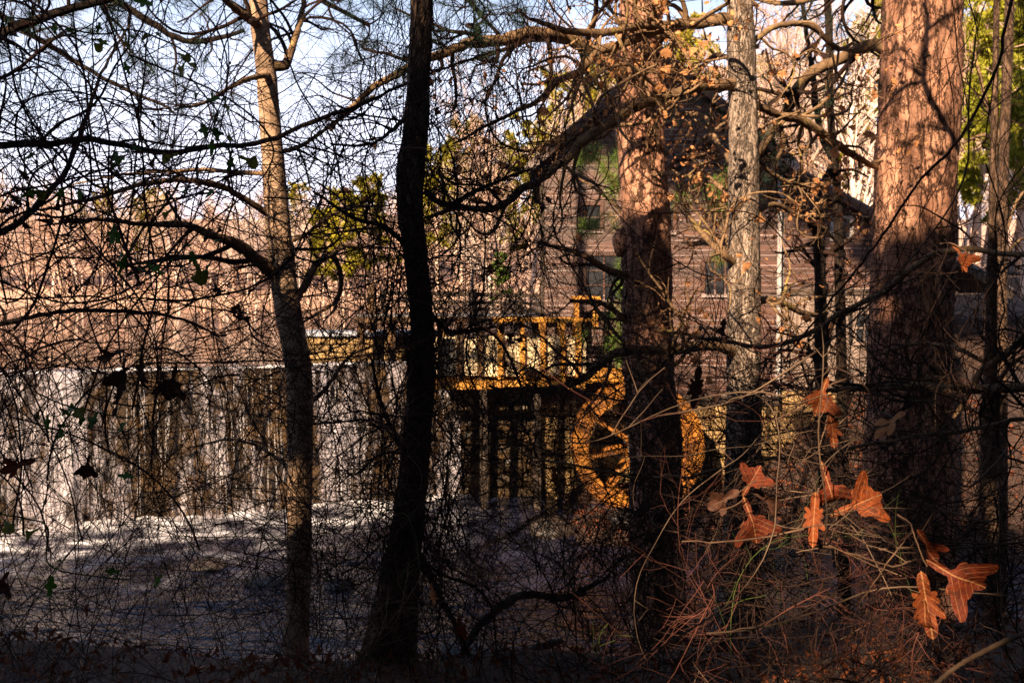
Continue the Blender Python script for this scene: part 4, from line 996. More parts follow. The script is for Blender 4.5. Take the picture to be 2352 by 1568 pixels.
# knob on its left side
g = Geo(); kp = P(1428, 556, 9.55); n = 14; th = np.linspace(0, 2 * np.pi, 2 * n, endpoint=False); ph = np.linspace(.05, np.pi - .05, n); A_, B_ = np.meshgrid(th, ph)
r = .085 * (1 + .4 * (fbm(np.cos(A_) * 2 + 4, np.sin(A_) * 2 + 4, B_ * 2, 3, 5) - .5))
i = np.arange(n - 1)[:, None] * 2 * n; j = np.arange(2 * n)[None]; j2 = (j + 1) % (2 * n)
g.add(np.stack([kp[0] + r * np.cos(A_) * np.sin(B_), kp[1] + r * np.sin(A_) * np.sin(B_), kp[2] + 1.6 * r * np.cos(B_)], -1).reshape(-1, 3), np.stack([i + j, i + 2 * n + j, i + 2 * n + j2, i + j2], -1).reshape(-1, 4), rng.random(2 * n * n) ** 2 * .6)
put("burl", g, M['pine_bark'], T3['T'], True, attr="crack")
# T4 grey oak
T4 = near_tree("grey_oak", "straight grey-barked oak with long side limbs and clinging orange leaves", 8.4,
    [(1697, -60, 56), (1702, 80, 60), (1706, 240, 64), (1709, 450, 70), (1710, 700, 74), (1708, 950, 78), (1706, 1200, 88), (1700, 1380, 100), (1694, 1500, 116)],
    'ridge', 'grey_bark',
    [[(1690, 42, 0, 30), (1647, 47, -.1, 28), (1590, 55, -.2, 26), (1542, 60, -.35, 25), (1485, 79, -.5, 24), (1430, 98, -.6, 21), (1377, 112, -.7, 20), (1333, 155, -.8, 17), (1280, 178, -1.0, 14), (1240, 215, -1.1, 12), (1200, 240, -1.3, 10), (1100, 290, -1.6, 7), (1040, 330, -1.8, 4)],
     [(1560, 56, -.3, 18), (1466, 58, -.7, 17), (1400, 68, -1.0, 18), (1340, 68, -1.2, 17), (1290, 62, -1.4, 14), (1246, 44, -1.5, 11), (1200, 30, -1.6, 6)],
     [(1690, 190, 0, 30), (1647, 197, -.2, 27), (1600, 196, -.35, 26), (1556, 210, -.5, 24), (1484, 234, -.8, 23), (1412, 274, -1.0, 22), (1340, 322, -1.25, 22), (1290, 370, -1.4, 20), (1232, 414, -1.6, 19), (1160, 464, -1.8, 18), (1124, 486, -1.9, 17), (1052, 479, -2.1, 12), (980, 500, -2.2, 7)],
     [(1690, 812, 0, 26), (1647, 790, -.3, 24), (1590, 794, -.5, 22), (1520, 800, -.8, 22), (1427, 803, -1.2, 21), (1385, 825, -1.35, 20), (1340, 861, -1.5, 19), (1300, 880, -1.6, 17), (1254, 890, -1.8, 15), (1190, 888, -2.0, 11), (1124, 886, -2.2, 7)],
     [(1695, 590, 0, 20), (1660, 562, .5, 17), (1620, 555, .9, 13), (1580, 560, 1.2, 9)],
     [(1696, 612, 0, 18), (1650, 575, -.2, 15), (1600, 520, -.1, 12), (1570, 470, .0, 9), (1545, 400, .1, 6)],
     [(1696, 480, 0, 14), (1648, 424, .3, 13), (1600, 410, .5, 12), (1540, 398, .8, 10), (1490, 402, 1.0, 6)],
     [(1700, 400, 0, 14), (1650, 330, .6, 12), (1620, 270, 1.0, 10), (1560, 262, 1.4, 8), (1500, 285, 1.8, 6)],
     [(1715, 230, 0, 18), (1790, 265, .5, 18), (1850, 280, .9, 20), (1920, 330, 1.3, 19), (1990, 375, 1.6, 14), (2040, 400, 1.9, 8)],
     [(1712, 110, 0, 14), (1780, 62, .3, 13), (1860, 60, .6, 13), (1920, 110, .9, 12), (1960, 100, 1.2, 7)],
     [(1715, 330, 0, 10), (1770, 400, .4, 10), (1850, 430, .8, 8), (1920, 420, 1.2, 5)],
     [(1716, 500, 0, 14), (1780, 470, .5, 12), (1850, 500, .9, 10), (1900, 440, 1.2, 6)],
     [(1714, 690, 0, 20), (1780, 690, .4, 17), (1850, 720, .8, 13), (1900, 720, 1.2, 8)],
     [(1712, 160, 0, 12), (1650, 130, .6, 11), (1600, 180, 1.1, 9), (1560, 230, 1.5, 7), (1500, 180, 2.0, 4)],
     [(1702, 20, 0, 14), (1640, -20, .2, 12), (1560, -60, .4, 10)],
     [(1695, -70, 0, 24), (1520, -60, -.3, 22), (1380, -30, -.6, 20), (1250, -70, -.8, 16), (1100, -60, -1.0, 10)],
     [(1695, -150, 0, 26), (1500, -190, -.3, 24), (1340, -150, -.6, 22), (1200, -190, -.8, 18), (1050, -230, -1.0, 10)],
     [(1697, -240, 0, 22), (1520, -300, -.3, 20), (1360, -290, -.6, 18), (1220, -260, -.8, 14), (1100, -300, -1.0, 8)]],
    'limb_bark', (220, 720, 1300), (.35, 1.25), 'twig_tan', 4, 64)
# T5 twin trunks
T5 = near_tree("twin_stem_tree", "dark slim tree with two close stems between the grey oak and the big pine", 12.5,
    [(1898, -60, 15), (1904, 80, 16), (1907, 250, 17), (1913, 330, 18), (1923, 440, 20), (1927, 600, 22), (1932, 800, 24), (1936, 1050, 26), (1940, 1300, 30)],
    'ridge', 'dark_bark',
    [[(1915, 360, 0, 24), (1890, 320, .1, 16), (1876, 270, .2, 14), (1868, 190, .3, 13), (1850, 60, .5, 10), (1830, -60, .7, 8)],
     [(1935, 1300, -.3, 38), (1895, 1050, -.2, 34), (1884, 900, -.1, 30), (1882, 700, 0, 28), (1880, 560, 0, 26), (1882, 480, 0, 24), (1895, 420, 0, 22), (1912, 380, 0, 18)],
     [(1880, 540, 0, 20), (1850, 500, -.2, 16), (1810, 480, -.4, 10), (1760, 490, -.6, 6)],
     [(1925, 540, 0, 10), (1990, 500, .4, 8), (2060, 520, .8, 5)]],
    'dark_bark', (40, 110, 200), (.4, 1.3), 'twig', 4, 48)
# T6 big pine
T6 = near_tree("pine_tree", "thickest pine with broad reddish bark plates, at the right", 10.2,
    [(2118, -60, 166), (2116, 120, 170), (2110, 320, 174), (2100, 520, 180), (2095, 720, 186), (2090, 920, 192), (2085, 1200, 202), (2080, 1500, 222)],
    'pine', 'pine_bark',
    [[(2050, 120, 0, 30), (2002, 104, .1, 29), (1955, 126, .3, 28), (1910, 145, .5, 26), (1865, 169, .7, 26), (1838, 200, .9, 26), (1815, 245, 1.0, 25), (1790, 285, 1.2, 22), (1760, 330, 1.4, 20), (1735, 380, 1.6, 14), (1690, 440, 1.9, 9)],
     [(1790, 285, 1.2, 14), (1800, 330, 1.3, 12), (1780, 380, 1.5, 8)],
     [(2060, -40, 0, 24), (1980, -30, .2, 20), (1900, -10, .5, 16), (1800, 10, .9, 12), (1700, -10, 1.4, 9)]],
    'limb_bark', (40, 120, 160), (.4, 1.4), 'twig', 5, 110)
# slim trees at the right
T7 = near_tree("slim_tree", "slim brown tree at the right edge against the lime pines", 15.0,
    [(2322, -60, 20), (2312, 200, 22), (2304, 420, 22), (2300, 650, 24), (2300, 900, 26), (2300, 1200, 28)], 'smooth', 'brown_bark',
    [[(2305, 330, 0, 12), (2270, 250, .3, 9), (2240, 120, .6, 6)], [(2302, 560, 0, 10), (2330, 470, .3, 7), (2370, 420, .5, 5)], [(2302, 330, 0, 12), (2260, 310, .4, 9), (2210, 330, .7, 5)]], 'limb_bark', (26, 80, 160), (.4, 1.4), 'twig', 4, 32)
T8 = near_tree("slim_tree", "slim pale trunk low at the right edge in front of the porch posts", 11.0,
    [(2290, -60, 12), (2286, 200, 14), (2280, 500, 18), (2276, 800, 28), (2272, 1000, 36), (2274, 1250, 40), (2278, 1450, 46)], 'smooth', 'brown_bark',
    [[(2278, 640, 0, 10), (2330, 560, .3, 7), (2380, 540, .5, 5)], [(2274, 900, 0, 12), (2330, 830, -.2, 10), (2400, 800, -.4, 6)]], 'limb_bark', (24, 70, 130), (.3, 1.0), 'twig', 3, 36)
# low dark-limbed tree out of frame at the right, its limbs cross the picture
T9 = near_tree("low_limbed_tree", "dark low-limbed tree at the right edge, its lichened limbs crossing low", 5.6,
    [(2520, 0, 90), (2530, 500, 96), (2540, 1000, 105), (2545, 1500, 130)], 'ridge', 'dark_bark',
    [[(2520, 880, 0, 30), (2352, 887, .1, 24), (2270, 892, .2, 23), (2189, 890, .3, 22), (2100, 884, .5, 21), (2027, 887, .6, 18), (1937, 894, .8, 13), (1840, 890, 1.0, 9), (1740, 870, 1.2, 5)],
     [(2520, 540, 0, 26), (2352, 582, .1, 13), (2230, 565, .3, 14), (2160, 575, .4, 15), (2117, 595, .5, 16), (2060, 640, .6, 15), (2027, 663, .7, 14), (1937, 710, .9, 13), (1865, 753, 1.1, 12), (1764, 787, 1.3, 11), (1640, 772, 1.5, 9), (1505, 750, 1.8, 6)],
     [(2520, -500, 0, 40), (2330, -760, .2, 34), (2150, -850, .4, 30), (2064, -980, .5, 26), (2075, -1180, .5, 22), (2050, -1400, .5, 14)],
     [(2064, -980, .5, 20), (1990, -960, .55, 18), (1900, -900, .6, 14), (1850, -800, .7, 8)], [(2075, -1180, .5, 18), (2150, -1240, .5, 14), (2210, -1330, .5, 9)],
     [(2520, 700, 0, 24), (2400, 730, .1, 18), (2330, 800, .2, 16), (2260, 850, .3, 16), (2230, 900, .35, 12), (2190, 960, .4, 8)],
     [(2260, 830, .3, 10), (2200, 800, .4, 11), (2150, 790, .6, 10), (2100, 790, .8, 9), (2000, 820, 1.0, 6)],
     [(2540, 1020, 0, 22), (2420, 960, -.3, 13), (2250, 985, -.6, 10), (2080, 1010, -.9, 8), (1900, 1040, -1.2, 8), (1804, 1054, -1.4, 8), (1650, 1078, -1.6, 8), (1560, 1094, -1.7, 8), (1450, 1090, -1.8, 7), (1300, 1060, -1.9, 6), (1165, 1020, -2.0, 4)]],
    'limb_bark', (90, 300, 560), (.3, 1.1), 'twig', 2, 40)
# pine branches reaching in at the top left, from pines beyond the frame's left edge
T10 = near_tree("pine_tree", "dark-needled pine beyond the left edge reaching blue-green sprays across the top", 11.0,
    [(-420, -900, 80), (-400, 100, 100), (-390, 1000, 110), (-385, 1500, 130)], 'pine', 'pine_bark',
    [[(-400, -380, 0, 40), (-150, -240, .2, 30), (120, -90, .4, 24), (300, 20, .5, 18), (430, 90, .7, 13), (560, 70, .9, 9)],
     [(-400, -600, 0, 36), (0, -420, .6, 28), (300, -250, 1.0, 22), (520, -120, 1.3, 18), (700, -20, 1.5, 14), (850, 60, 1.8, 9)],
     [(-400, -250, 0, 30), (-150, -60, -.3, 20), (60, 80, -.5, 14), (260, 200, -.7, 9), (400, 260, -.8, 6)],
     [(-400, -700, 0, 40), (200, -480, 1.4, 30), (600, -300, 2.0, 24), (900, -150, 2.5, 18), (1050, -30, 2.8, 12), (1150, 80, 3.0, 7)]],
    'dark_bark', (100, 260, 160), (.5, 1.5), 'twig', 2, 40)
def sprays(tr, n, nm, mat, keys=('b1', 'b2'), nn=46, l=(.12, .20), w=.0026, sel=None):
    ends = np.concatenate([tr[k][:, -1] for k in keys] + [tr[k][:, -3] for k in keys]); ax = np.concatenate([nrm(tr[k][:, -1] - tr[k][:, -2]) for k in keys] * 2)
    if sel is not None: mk = sel(ends); ends, ax = ends[mk], ax[mk]
    ii = rng.permutation(len(ends))[:n]
    g = Geo(); needles(g, ends[ii], ax[ii], nn, l[0], l[1], w); put(nm, g, M[mat], tr['T'], True, "stuff")
sprays(T10, 620, "needles", 'needle_dark', nn=52, w=.0034)
sprays(T3, 90, "needles", 'needle_dark', nn=46, sel=lambda e: e[:, 2] > E + 1.6)
sprays(T6, 130, "needles", 'needle_dark', nn=46)
# young pines by the mill
def young_pine(px, d, top, limbs, label, n):
    t_ = near_tree("young_pine", label, d, [(px, top, 10), (px + 6, top + 200, 14), (px + 8, 750, 20), (px + 10, 1150, 26)], 'smooth', 'smooth_bark',
                   [[(px + 4, ly, 0, 10), ((px + lx) / 2 + 2, ly - 8 - (ly - lyy) / 2, dz / 2, 7), (lx, lyy, dz, 4)] for (ly, lx, lyy, dz) in limbs], 'limb_bark', (22, 46, 30), (.25, .7), 'twig_tan', .3, 24)
    sprays(t_, n, "needles", 'needle_green', nn=54, l=(.16, .26), w=.0042)
young_pine(1462, 15.0, 290, [(480, 1325, 320, -.3), (500, 1420, 330, .3), (520, 1310, 400, .4), (540, 1400, 400, -.4), (800, 1345, 745, -.4), (820, 1420, 740, .3), (840, 1320, 800, .3), (720, 1430, 620, .2), (860, 1400, 790, -.5)], "bright green young pine before the left half of the mill wall", 120)
young_pine(1704, 16.5, 345, [(540, 1590, 400, -.2), (560, 1625, 420, .2), (520, 1660, 390, -.3), (600, 1600, 460, .3)], "bright green young pine between the straight pine and the grey oak", 46)

# clinging orange leaves on the oak
def clinging(tr, n_parts, n_stuff, mat, sel, size=(.055, .10), keys=('b2', 'b3', 'b1')):
    ends = np.concatenate([tr[k][:, -1] for k in keys] + [tr[k][:, -2] for k in keys]); mk = sel(ends); ends = ends[mk]
    cl = vnoise(ends[:, 0] * 2.2 + 50, ends[:, 1] * 2.2 + 50, ends[:, 2] * 2.2 + 50, 3); ends = ends[cl > .47]
    if len(ends) == 0: return
    src = [leafmesh("leaf", OAK7 if k % 2 else OAK3, .6 + .3 * k, .7 - .3 * k, k, mat, 16, 2) for k in range(4)]
    ii = rng.integers(0, len(ends), n_parts)
    for k in ii:
        p = ends[k] + rng.normal(0, .05, 3)
        place_leaf(src[int(rng.integers(4))], tr['T'], p, rng.uniform(*size), [rng.normal(0, .5), rng.normal(0, .5), -1], rng.normal(size=3) + [0, -1.0, .4])
    if n_stuff:
        V, F = lobed_leaf(OAK7, 14, 1, .8, .5, 1); ii = rng.integers(0, len(ends), n_stuff)
        put("small_leaves", scatter(Geo(), V, F, ends[ii] + rng.normal(0, .06, (n_stuff, 3)), randrot(n_stuff), rng.uniform(size[0] * .8, size[1] * .9, n_stuff)), M[mat], tr['T'], True, "stuff")
clinging(T4, 290, 1300, 'leaf_tan', lambda e: (e[:, 2] > E - .6), (.065, .125))
clinging(T5, 60, 120, 'leaf_tan', lambda e: (e[:, 2] > E - .5), (.07, .12))

# ------------------------------------------------------------------ thickets: vines and dry stems
def vines(region, n, D, L, Mseg, rad, mode, twig_n, mat, curl=.07, kink=.15, tw_len=(.08, .35)):
    """a tangle: n vines starting inside a region (px0, px1, py0, py1) at distances D"""
    s = P(rng.uniform(region[0], region[1], n), rng.uniform(region[2], region[3], n), rng.uniform(D[0], D[1], n))
    d = rng.normal(size=(n, 3)) * [1, .45, 1]
    if mode == 'v': d = rng.normal(size=(n, 3)) * [.22, .2, .25] + [0, 0, -1] * rng.choice([-1, 1], (n, 1))
    if mode == 'up': d = rng.normal(size=(n, 3)) * [.38, .3, .2] + [0, 0, 1]
    if mode == 'h': d = rng.normal(size=(n, 3)) * [1, .4, .25]
    ln = rng.uniform(L[0], L[1], n)
    PPv = walk(s, d, ln, Mseg, curl, 0.0, .82)
    RRv = np.exp(rng.uniform(np.log(rad[0]), np.log(rad[1]), n))[:, None] * np.linspace(1, .55, Mseg)[None]
    keep = (PPv[:, :, 1].min(1) > 1.6)
    PPv, RRv = PPv[keep], RRv[keep]
    gz = terrain(PPv[:, :, 0], PPv[:, :, 1]); PPv[:, :, 2] = np.maximum(PPv[:, :, 2], np.minimum(gz + .01, E - .5))
    g = Geo(); tubes(g, PPv, RRv, 3 if rad[1] < .006 else 4)
    if twig_n:
        t1, q1 = spawn(PPv, RRv, twig_n, tw_len[0], tw_len[1], 6, kink, (.5, 1.3), .05, 0., .75, .0009, 0, .3, .7); tubes(g, t1, q1, 3)
        t2, q2 = spawn(t1, q1, twig_n, tw_len[0] * .4, tw_len[1] * .5, 4, kink * 1.2, (.5, 1.2), .2, 0., .8, .0008, 0, .3, .8); tubes(g, t2, q2, 3)
    return g, PPv
TH = []
def thicket(name, label, parts):
    c = parts[0][1].reshape(-1, 3).mean(0); T = thing(name, (c[0], c[1], float(terrain(c[0], c[1]))), label, "thicket")
    for nm, gp, mt in [(p[2], p[0], p[3]) for p in parts]: put(nm, gp, M[mt], T, True, "stuff")
    return T
def V_(region, n, D, L, Mseg, rad, mode, tw, mat, nm, **kw):
    g, p = vines(region, n, D, L, Mseg, rad, mode, tw, mat, **kw); return (g, p, nm, mat)
tk1 = thicket("vine_thicket", "dense reddish tangle of bare vines filling the left third of the picture", [
    V_((-120, 760, -60, 900), 280, (3.2, 6.0), (.7, 2.2), 30, (.0009, .0027), 'a', 1000, 'twig_red', "thin_vines"),
    V_((-120, 820, 200, 1350), 210, (3.4, 6.2), (.7, 2.2), 30, (.001, .003), 'a', 750, 'twig', "dark_vines"),
    V_((-120, 500, 300, 1300), 60, (3.6, 5.5), (1.2, 3.0), 34, (.0025, .0065), 'up', 500, 'twig_red', "thick_vines", curl=.06),
    V_((-60, 800, 250, 900), 60, (4, 6), (.9, 2.0), 30, (.0025, .006), 'h', 300, 'twig', "cross_vines", curl=.06)])
tk7 = thicket("vine_thicket", "low reddish bramble veiling the foot of the falls and the near creek", [
    V_((-100, 1150, 820, 1560), 330, (3.0, 5.6), (.5, 1.8), 26, (.0008, .0024), 'a', 1500, 'twig_red', "bramble_canes"),
    V_((-100, 900, 1000, 1600), 150, (3.0, 5.2), (.5, 1.5), 24, (.001, .003), 'up', 700, 'twig', "upright_canes", curl=.05),
    V_((1150, 1720, 780, 1300), 150, (4.5, 7.5), (.5, 1.7), 24, (.0012, .0036), 'a', 1000, 'twig', "dark_canes")])
tk2 = thicket("hanging_vines", "curtain of thin dark vines hanging round the crooked dark trunk", [
    V_((820, 1260, -80, 700), 330, (5.0, 6.6), (.8, 2.6), 34, (.0013, .0038), 'v', 1700, 'twig', "hanging_vines", curl=.055),
    V_((800, 1300, 300, 1200), 170, (4.6, 6.4), (.6, 2.0), 28, (.0013, .0034), 'a', 1200, 'twig', "tangled_vines"),
    V_((850, 1080, 500, 1300), 190, (5.4, 6.0), (.6, 1.9), 24, (.0016, .006), 'v', 600, 'twig', "clinging_vines", curl=.06)])
tk3 = thicket("brushwood", "dark brush of bare stems along the middle of the near bank", [
    V_((700, 1750, 850, 1500), 300, (4.0, 7.5), (.5, 1.9), 26, (.0012, .0036), 'a', 1700, 'twig', "tangled_stems"),
    V_((700, 1700, 1250, 1640), 190, (3.8, 7.0), (.4, 1.3), 24, (.0014, .0045), 'up', 900, 'twig', "upright_stems", curl=.05)])
tk4 = thicket("brushwood", "brush of bare grey-tan twigs low at the right side before the big pine", [
    V_((1550, 2450, 600, 1400), 330, (3.6, 7.0), (.5, 1.8), 26, (.0012, .0036), 'a', 1900, 'twig', "tangled_twigs"),
    V_((1500, 2450, 850, 1500), 45, (3.0, 5.0), (.6, 2.0), 26, (.0018, .005), 'h', 260, 'twig_grey', "tan_twigs", curl=.06),
    V_((1350, 2450, 1050, 1600), 260, (3.4, 6.0), (.4, 1.4), 22, (.0013, .0042), 'a', 1300, 'twig', "dark_brush"),
    V_((2150, 2450, -60, 900), 70, (4.5, 7.5), (.8, 2.4), 30, (.0014, .0045), 'v', 500, 'twig', "hanging_stems", curl=.06)])
tk5 = thicket("dry_stems", "dry tan stems and briars at the bottom edge of the picture", [
    V_((-60, 1000, 1450, 1680), 30, (2.9, 4.6), (.2, .7), 20, (.001, .0026), 'up', 400, 'twig_tan', "dry_stems", curl=.07),
    V_((1500, 2450, 1300, 1660), 24, (2.7, 4.4), (.3, 1.1), 20, (.001, .0028), 'a', 500, 'twig_red', "dry_briars", curl=.08),
    V_((-60, 2400, 1350, 1660), 18, (2.9, 4.6), (.5, 1.3), 22, (.0014, .0028), 'up', 60, 'stem_green', "green_briars", curl=.06),
    V_((-60, 1100, 900, 1640), 70, (3.2, 5.2), (.4, 1.4), 22, (.001, .003), 'a', 450, 'twig_grey', "dry_vines", curl=.09)])
# sparse vines over the sky at the upper right half
tk6 = thicket("vine_strands", "a few thin dark vine strands crossing the sky between the trunks", [
    V_((1050, 2000, -60, 700), 60, (5.0, 7.5), (.7, 2.2), 30, (.0012, .0035), 'a', 420, 'twig', "vine_strands", curl=.07)])
# diagonal vine across the big pine
dv = limb_pts([(2120, -60, 0, 9), (2010, 0, 0, 9)] if False else [(2372, -120, 0, 8), (2325, 0, 0, 8), (2293, 140, .1, 7), (2212, 306, .2, 7), (2104, 425, .3, 6), (2010, 560, .4, 6), (1900, 700, .5, 5), (1800, 830, .6, 4)], 5.4)
tag(put("vine", limb_geo(*dv, 6), M['twig'], None, True, attr="crack"), "long single vine slanting down across the big pine trunk", "vine")
dv = limb_pts([(2352, 1455, 0, 13), (2290, 1480, .0, 12), (2200, 1530, .1, 11), (2150, 1570, .1, 11), (2080, 1640, .1, 10)], 2.9)
tag(put("fallen_branch", limb_geo(*dv, 7), M['twig_grey'], None, True, attr="crack"), "grey knobbly branch slanting at the bottom right corner", "branch")
dv = limb_pts([(1030, 1560, -.6, 16), (1090, 1450, -.2, 18), (1150, 1395, .1, 20), (1215, 1365, .4, 18), (1300, 1372, .8, 16), (1345, 1350, 1.0, 12), (1400, 1320, 1.3, 8)], 7.6)
tag(put("arched_branch", limb_geo(*dv, 9), M['dark_bark'], None, True, attr="crack"), "dark branch arching over the blue creek in the bottom centre", "branch")
dv = limb_pts([(790, 1560, 0, 26), (960, 1545, .1, 26), (1120, 1520, .25, 26), (1230, 1490, .4, 22), (1290, 1470, .5, 14)], 6.2)
tag(put("drift_log", limb_geo(*dv, 10), M['log'], None, True, attr="crack"), "pale bare log lying on the near bank at the bottom centre", "log")

# greenbrier with green leaves on the left
def briar(path, D, leaves, label, mat='leaf_green', size=(.035, .055)):
    p, r = limb_pts(path, D); T = thing("greenbrier_vine", p.mean(0), label, "vine", "greenbrier vines with green leaves")
    put("stem", limb_geo(p, r, 5), M['stem_green'], T, True, attr="crack")
    src = [leafmesh("leaf", OVAL if k < 2 else TRI, .5 * k, .5, k, mat if k != 2 else 'leaf_yellow', 14, 2) for k in range(3)]
    for (px, py, sz) in leaves:
        q = P(px, py, D + rng.uniform(-.1, .2)); k = int(rng.integers(3)) if rng.random() < .6 else 0
        place_leaf(src[k], T, q, px2m(sz, D) * 1.25, [rng.normal(0, .8), rng.normal(0, .4), -.6 + rng.normal(0, .4)], rng.normal(size=3) * .7 + [0, -.9, .35])
briar([(20, 40, 0, 4), (120, 55, 0, 4), (220, 80, 0, 4), (310, 70, 0, 4), (430, 120, 0, 4), (455, 160, 0, 3)], 3.9, [(28, 34, 34), (122, 52, 26), (172, 72, 30), (190, 76, 26), (206, 88, 38), (245, 90, 34), (262, 98, 34), (300, 78, 32), (345, 68, 30), (360, 80, 32), (405, 118, 36), (428, 130, 40), (354, 12, 44), (285, 142, 28), (455, 165, 26), (230, 50, 24)], "highest greenbrier vine at the upper left with a row of green leaves")
briar([(430, 170, 0, 4), (480, 230, 0, 4), (500, 260, 0, 4), (490, 300, 0, 4), (520, 340, 0, 3), (560, 360, 0, 3)], 4.0, [(462, 202, 30), (505, 218, 44), (520, 228, 40), (488, 208, 32), (462, 280, 36), (478, 296, 34), (498, 292, 36), (518, 290, 38), (490, 318, 36), (535, 360, 34), (548, 356, 44), (410, 350, 40), (320, 340, 40), (260, 345, 46), (245, 360, 40), (300, 335, 36), (275, 372, 34)], "greenbrier vine with the largest green leaves left of the slender tree")
briar([(60, 420, 0, 4), (100, 440, 0, 4), (150, 430, 0, 4), (250, 420, 0, 4), (330, 400, 0, 3)], 3.8, [(92, 438, 40), (118, 432, 36), (140, 430, 30), (182, 432, 30), (245, 420, 36), (258, 438, 30), (95, 352, 40), (394, 480, 30), (450, 420, 40), (500, 430, 36), (510, 548, 28)], "greenbrier vine with yellowish leaves near the left edge")
briar([(250, 480, 0, 4), (270, 540, 0, 4), (290, 580, 0, 4), (330, 605, 0, 4), (440, 590, 0, 4), (480, 600, 0, 3)], 3.9, [(265, 515, 44), (278, 528, 34), (280, 566, 40), (290, 585, 46), (308, 572, 34), (312, 612, 38), (338, 608, 40), (436, 576, 36), (450, 600, 52), (478, 606, 36), (440, 560, 36)], "lower greenbrier vine with leaf clusters over the far shore")
briar([(80, 900, 0, 4), (150, 930, 0, 4), (200, 940, 0, 4), (240, 950, 0, 3), (300, 960, 0, 3)], 3.5, [(92, 928, 36), (110, 950, 32), (135, 935, 30), (165, 930, 42), (175, 940, 44), (195, 935, 44), (225, 945, 42), (300, 960, 44), (145, 985, 36), (160, 990, 34), (130, 975, 34)], "low greenbrier vine with narrow leaves in front of the left falls")
briar([(0, 1180, 0, 4), (60, 1190, 0, 4), (110, 1210, 0, 4), (120, 1300, 0, 4), (300, 1330, 0, 3)], 3.0, [(8, 1192, 40), (50, 1180, 50), (92, 1205, 50), (310, 1096, 36), (120, 1320, 44), (240, 1310, 34), (375, 1318, 34), (138, 1282, 26)], "lowest greenbrier vine at the left edge near the creek")
# berries
bp = np.array([[745, 590], [985, 210], [990, 222], [1310, 20], [1318, 14], [1306, 118], [1300, 126], [1315, 122], [1285, 230], [1365, 250], [1370, 244], [1080, 230], [1088, 226], [1096, 232], [620, 140], [505, 137], [528, 145], [1830, 408], [1866, 497], [1858, 502], [2228, 285], [1930, 615], [1230, 412], [1226, 418]], float)
pos = P(bp[:, 0], bp[:, 1], rng.uniform(5.0, 5.6, len(bp)))
oc = np.array([[1, 0, 0], [-1, 0, 0], [0, 1, 0], [0, -1, 0], [0, 0, 1], [0, 0, -1]], float); of = np.array([[0, 2, 4], [2, 1, 4], [1, 3, 4], [3, 0, 4], [2, 0, 5], [1, 2, 5], [3, 1, 5], [0, 3, 5]])
mid = {}; V = [tuple(v) for v in oc]; F2 = []
def _m(a, b):
    k = (min(a, b), max(a, b))
    if k not in mid: V.append(tuple(nrm((np.array(V[a]) + np.array(V[b])) / 2))); mid[k] = len(V) - 1
    return mid[k]
for a, b_, c in of: x, y, z = _m(a, b_), _m(b_, c), _m(c, a); F2 += [[a, x, z], [x, b_, y], [z, y, c], [x, y, z]]
put("berries", scatter(Geo(), np.array(V), np.array(F2), pos, randrot(len(pos)), rng.uniform(.007, .010, len(pos))), M['berry'], tk6, True, "stuff")

# ------------------------------------------------------------------ big oak sprigs at the right and left
def sprig(label, D, twigs, leaves, tw_mat='twig_brown'):
    pts = [limb_pts([(a_, b_, c_, w_ * .68) for a_, b_, c_, w_ in t_], D, 26) for t_ in twigs]
    T = thing("oak_sprig", pts[0][0].mean(0), label, "sprig", "oak sprigs with dead leaves")
    for p, r in pts: put("twig", limb_geo(p, r, 7), M[tw_mat], T, True, attr="crack")
    for (px, py, sz, ang, lob, mt, dz, sx) in leaves:
        sd = int(rng.integers(100)); me = leafmesh("leaf", lob, rng.uniform(-.4, 1.0), rng.uniform(.15, .9), sd, mt, 48, 6)
        a = math.radians(ang); q = P(px, py, D + dz)
        o = place_leaf(me, T, q, px2m(sz, D) * 1.12, [math.cos(a), rng.normal(0, .25), math.sin(a)], [rng.normal(0, .45) - .25, -1, .35 + rng.normal(0, .25)])
        o.scale = (o.scale[0] * sx, o.scale[1], o.scale[2])
        st = np.array(o.matrix_local @ Vector((0, 0, 0))) + worldloc(T)
sprig("oak sprig with two big sunlit rusty leaves in front of the big pine's left edge", 3.0,
      [[(1566, 1243, -.1, 4), (1650, 1240, -.05, 6), (1760, 1222, 0, 7), (1868, 1203, 0, 8), (1872, 1228, 0, 8), (1885, 1248, .05, 8), (1960, 1268, .1, 7), (2050, 1290, .2, 7), (2110, 1275, .3, 6), (2180, 1240, .4, 5)],
       [(1880, 1240, .05, 6), (1930, 1265, .05, 5), (2010, 1300, .1, 4), (2070, 1322, .1, 4)], [(1868, 1205, 0, 6), (1872, 1170, 0, 4), (1880, 1120, 0, 4)], [(1640, 1160, .1, 4), (1690, 1135, .1, 4), (1740, 1100, .1, 4)]],
      [(1895, 1075, 125, -70, OAK3, 'leaf_rust', .02, 1.0), (1915, 1180, 130, 20, OAK3, 'leaf_orange', -.02, .9), (1873, 1130, 115, -100, NARROW, 'leaf_orange', 0, .9)])
sprig("oak sprig of three dark red leaves left of the grey oak's foot", 3.2,
      [[(1780, 1140, .1, 4), (1730, 1135, .05, 4), (1690, 1160, 0, 4), (1640, 1180, -.05, 3)]],
      [(1705, 1140, 78, 60, OAK3, 'leaf_rust', 0, 1), (1712, 1145, 112, -72, OAK3, 'leaf_rust', -.03, .95), (1695, 1125, 80, -150, TRI, 'leaf_brown', .05, 1), (1735, 1130, 80, -30, TRI, 'leaf_brown', .05, .8)])
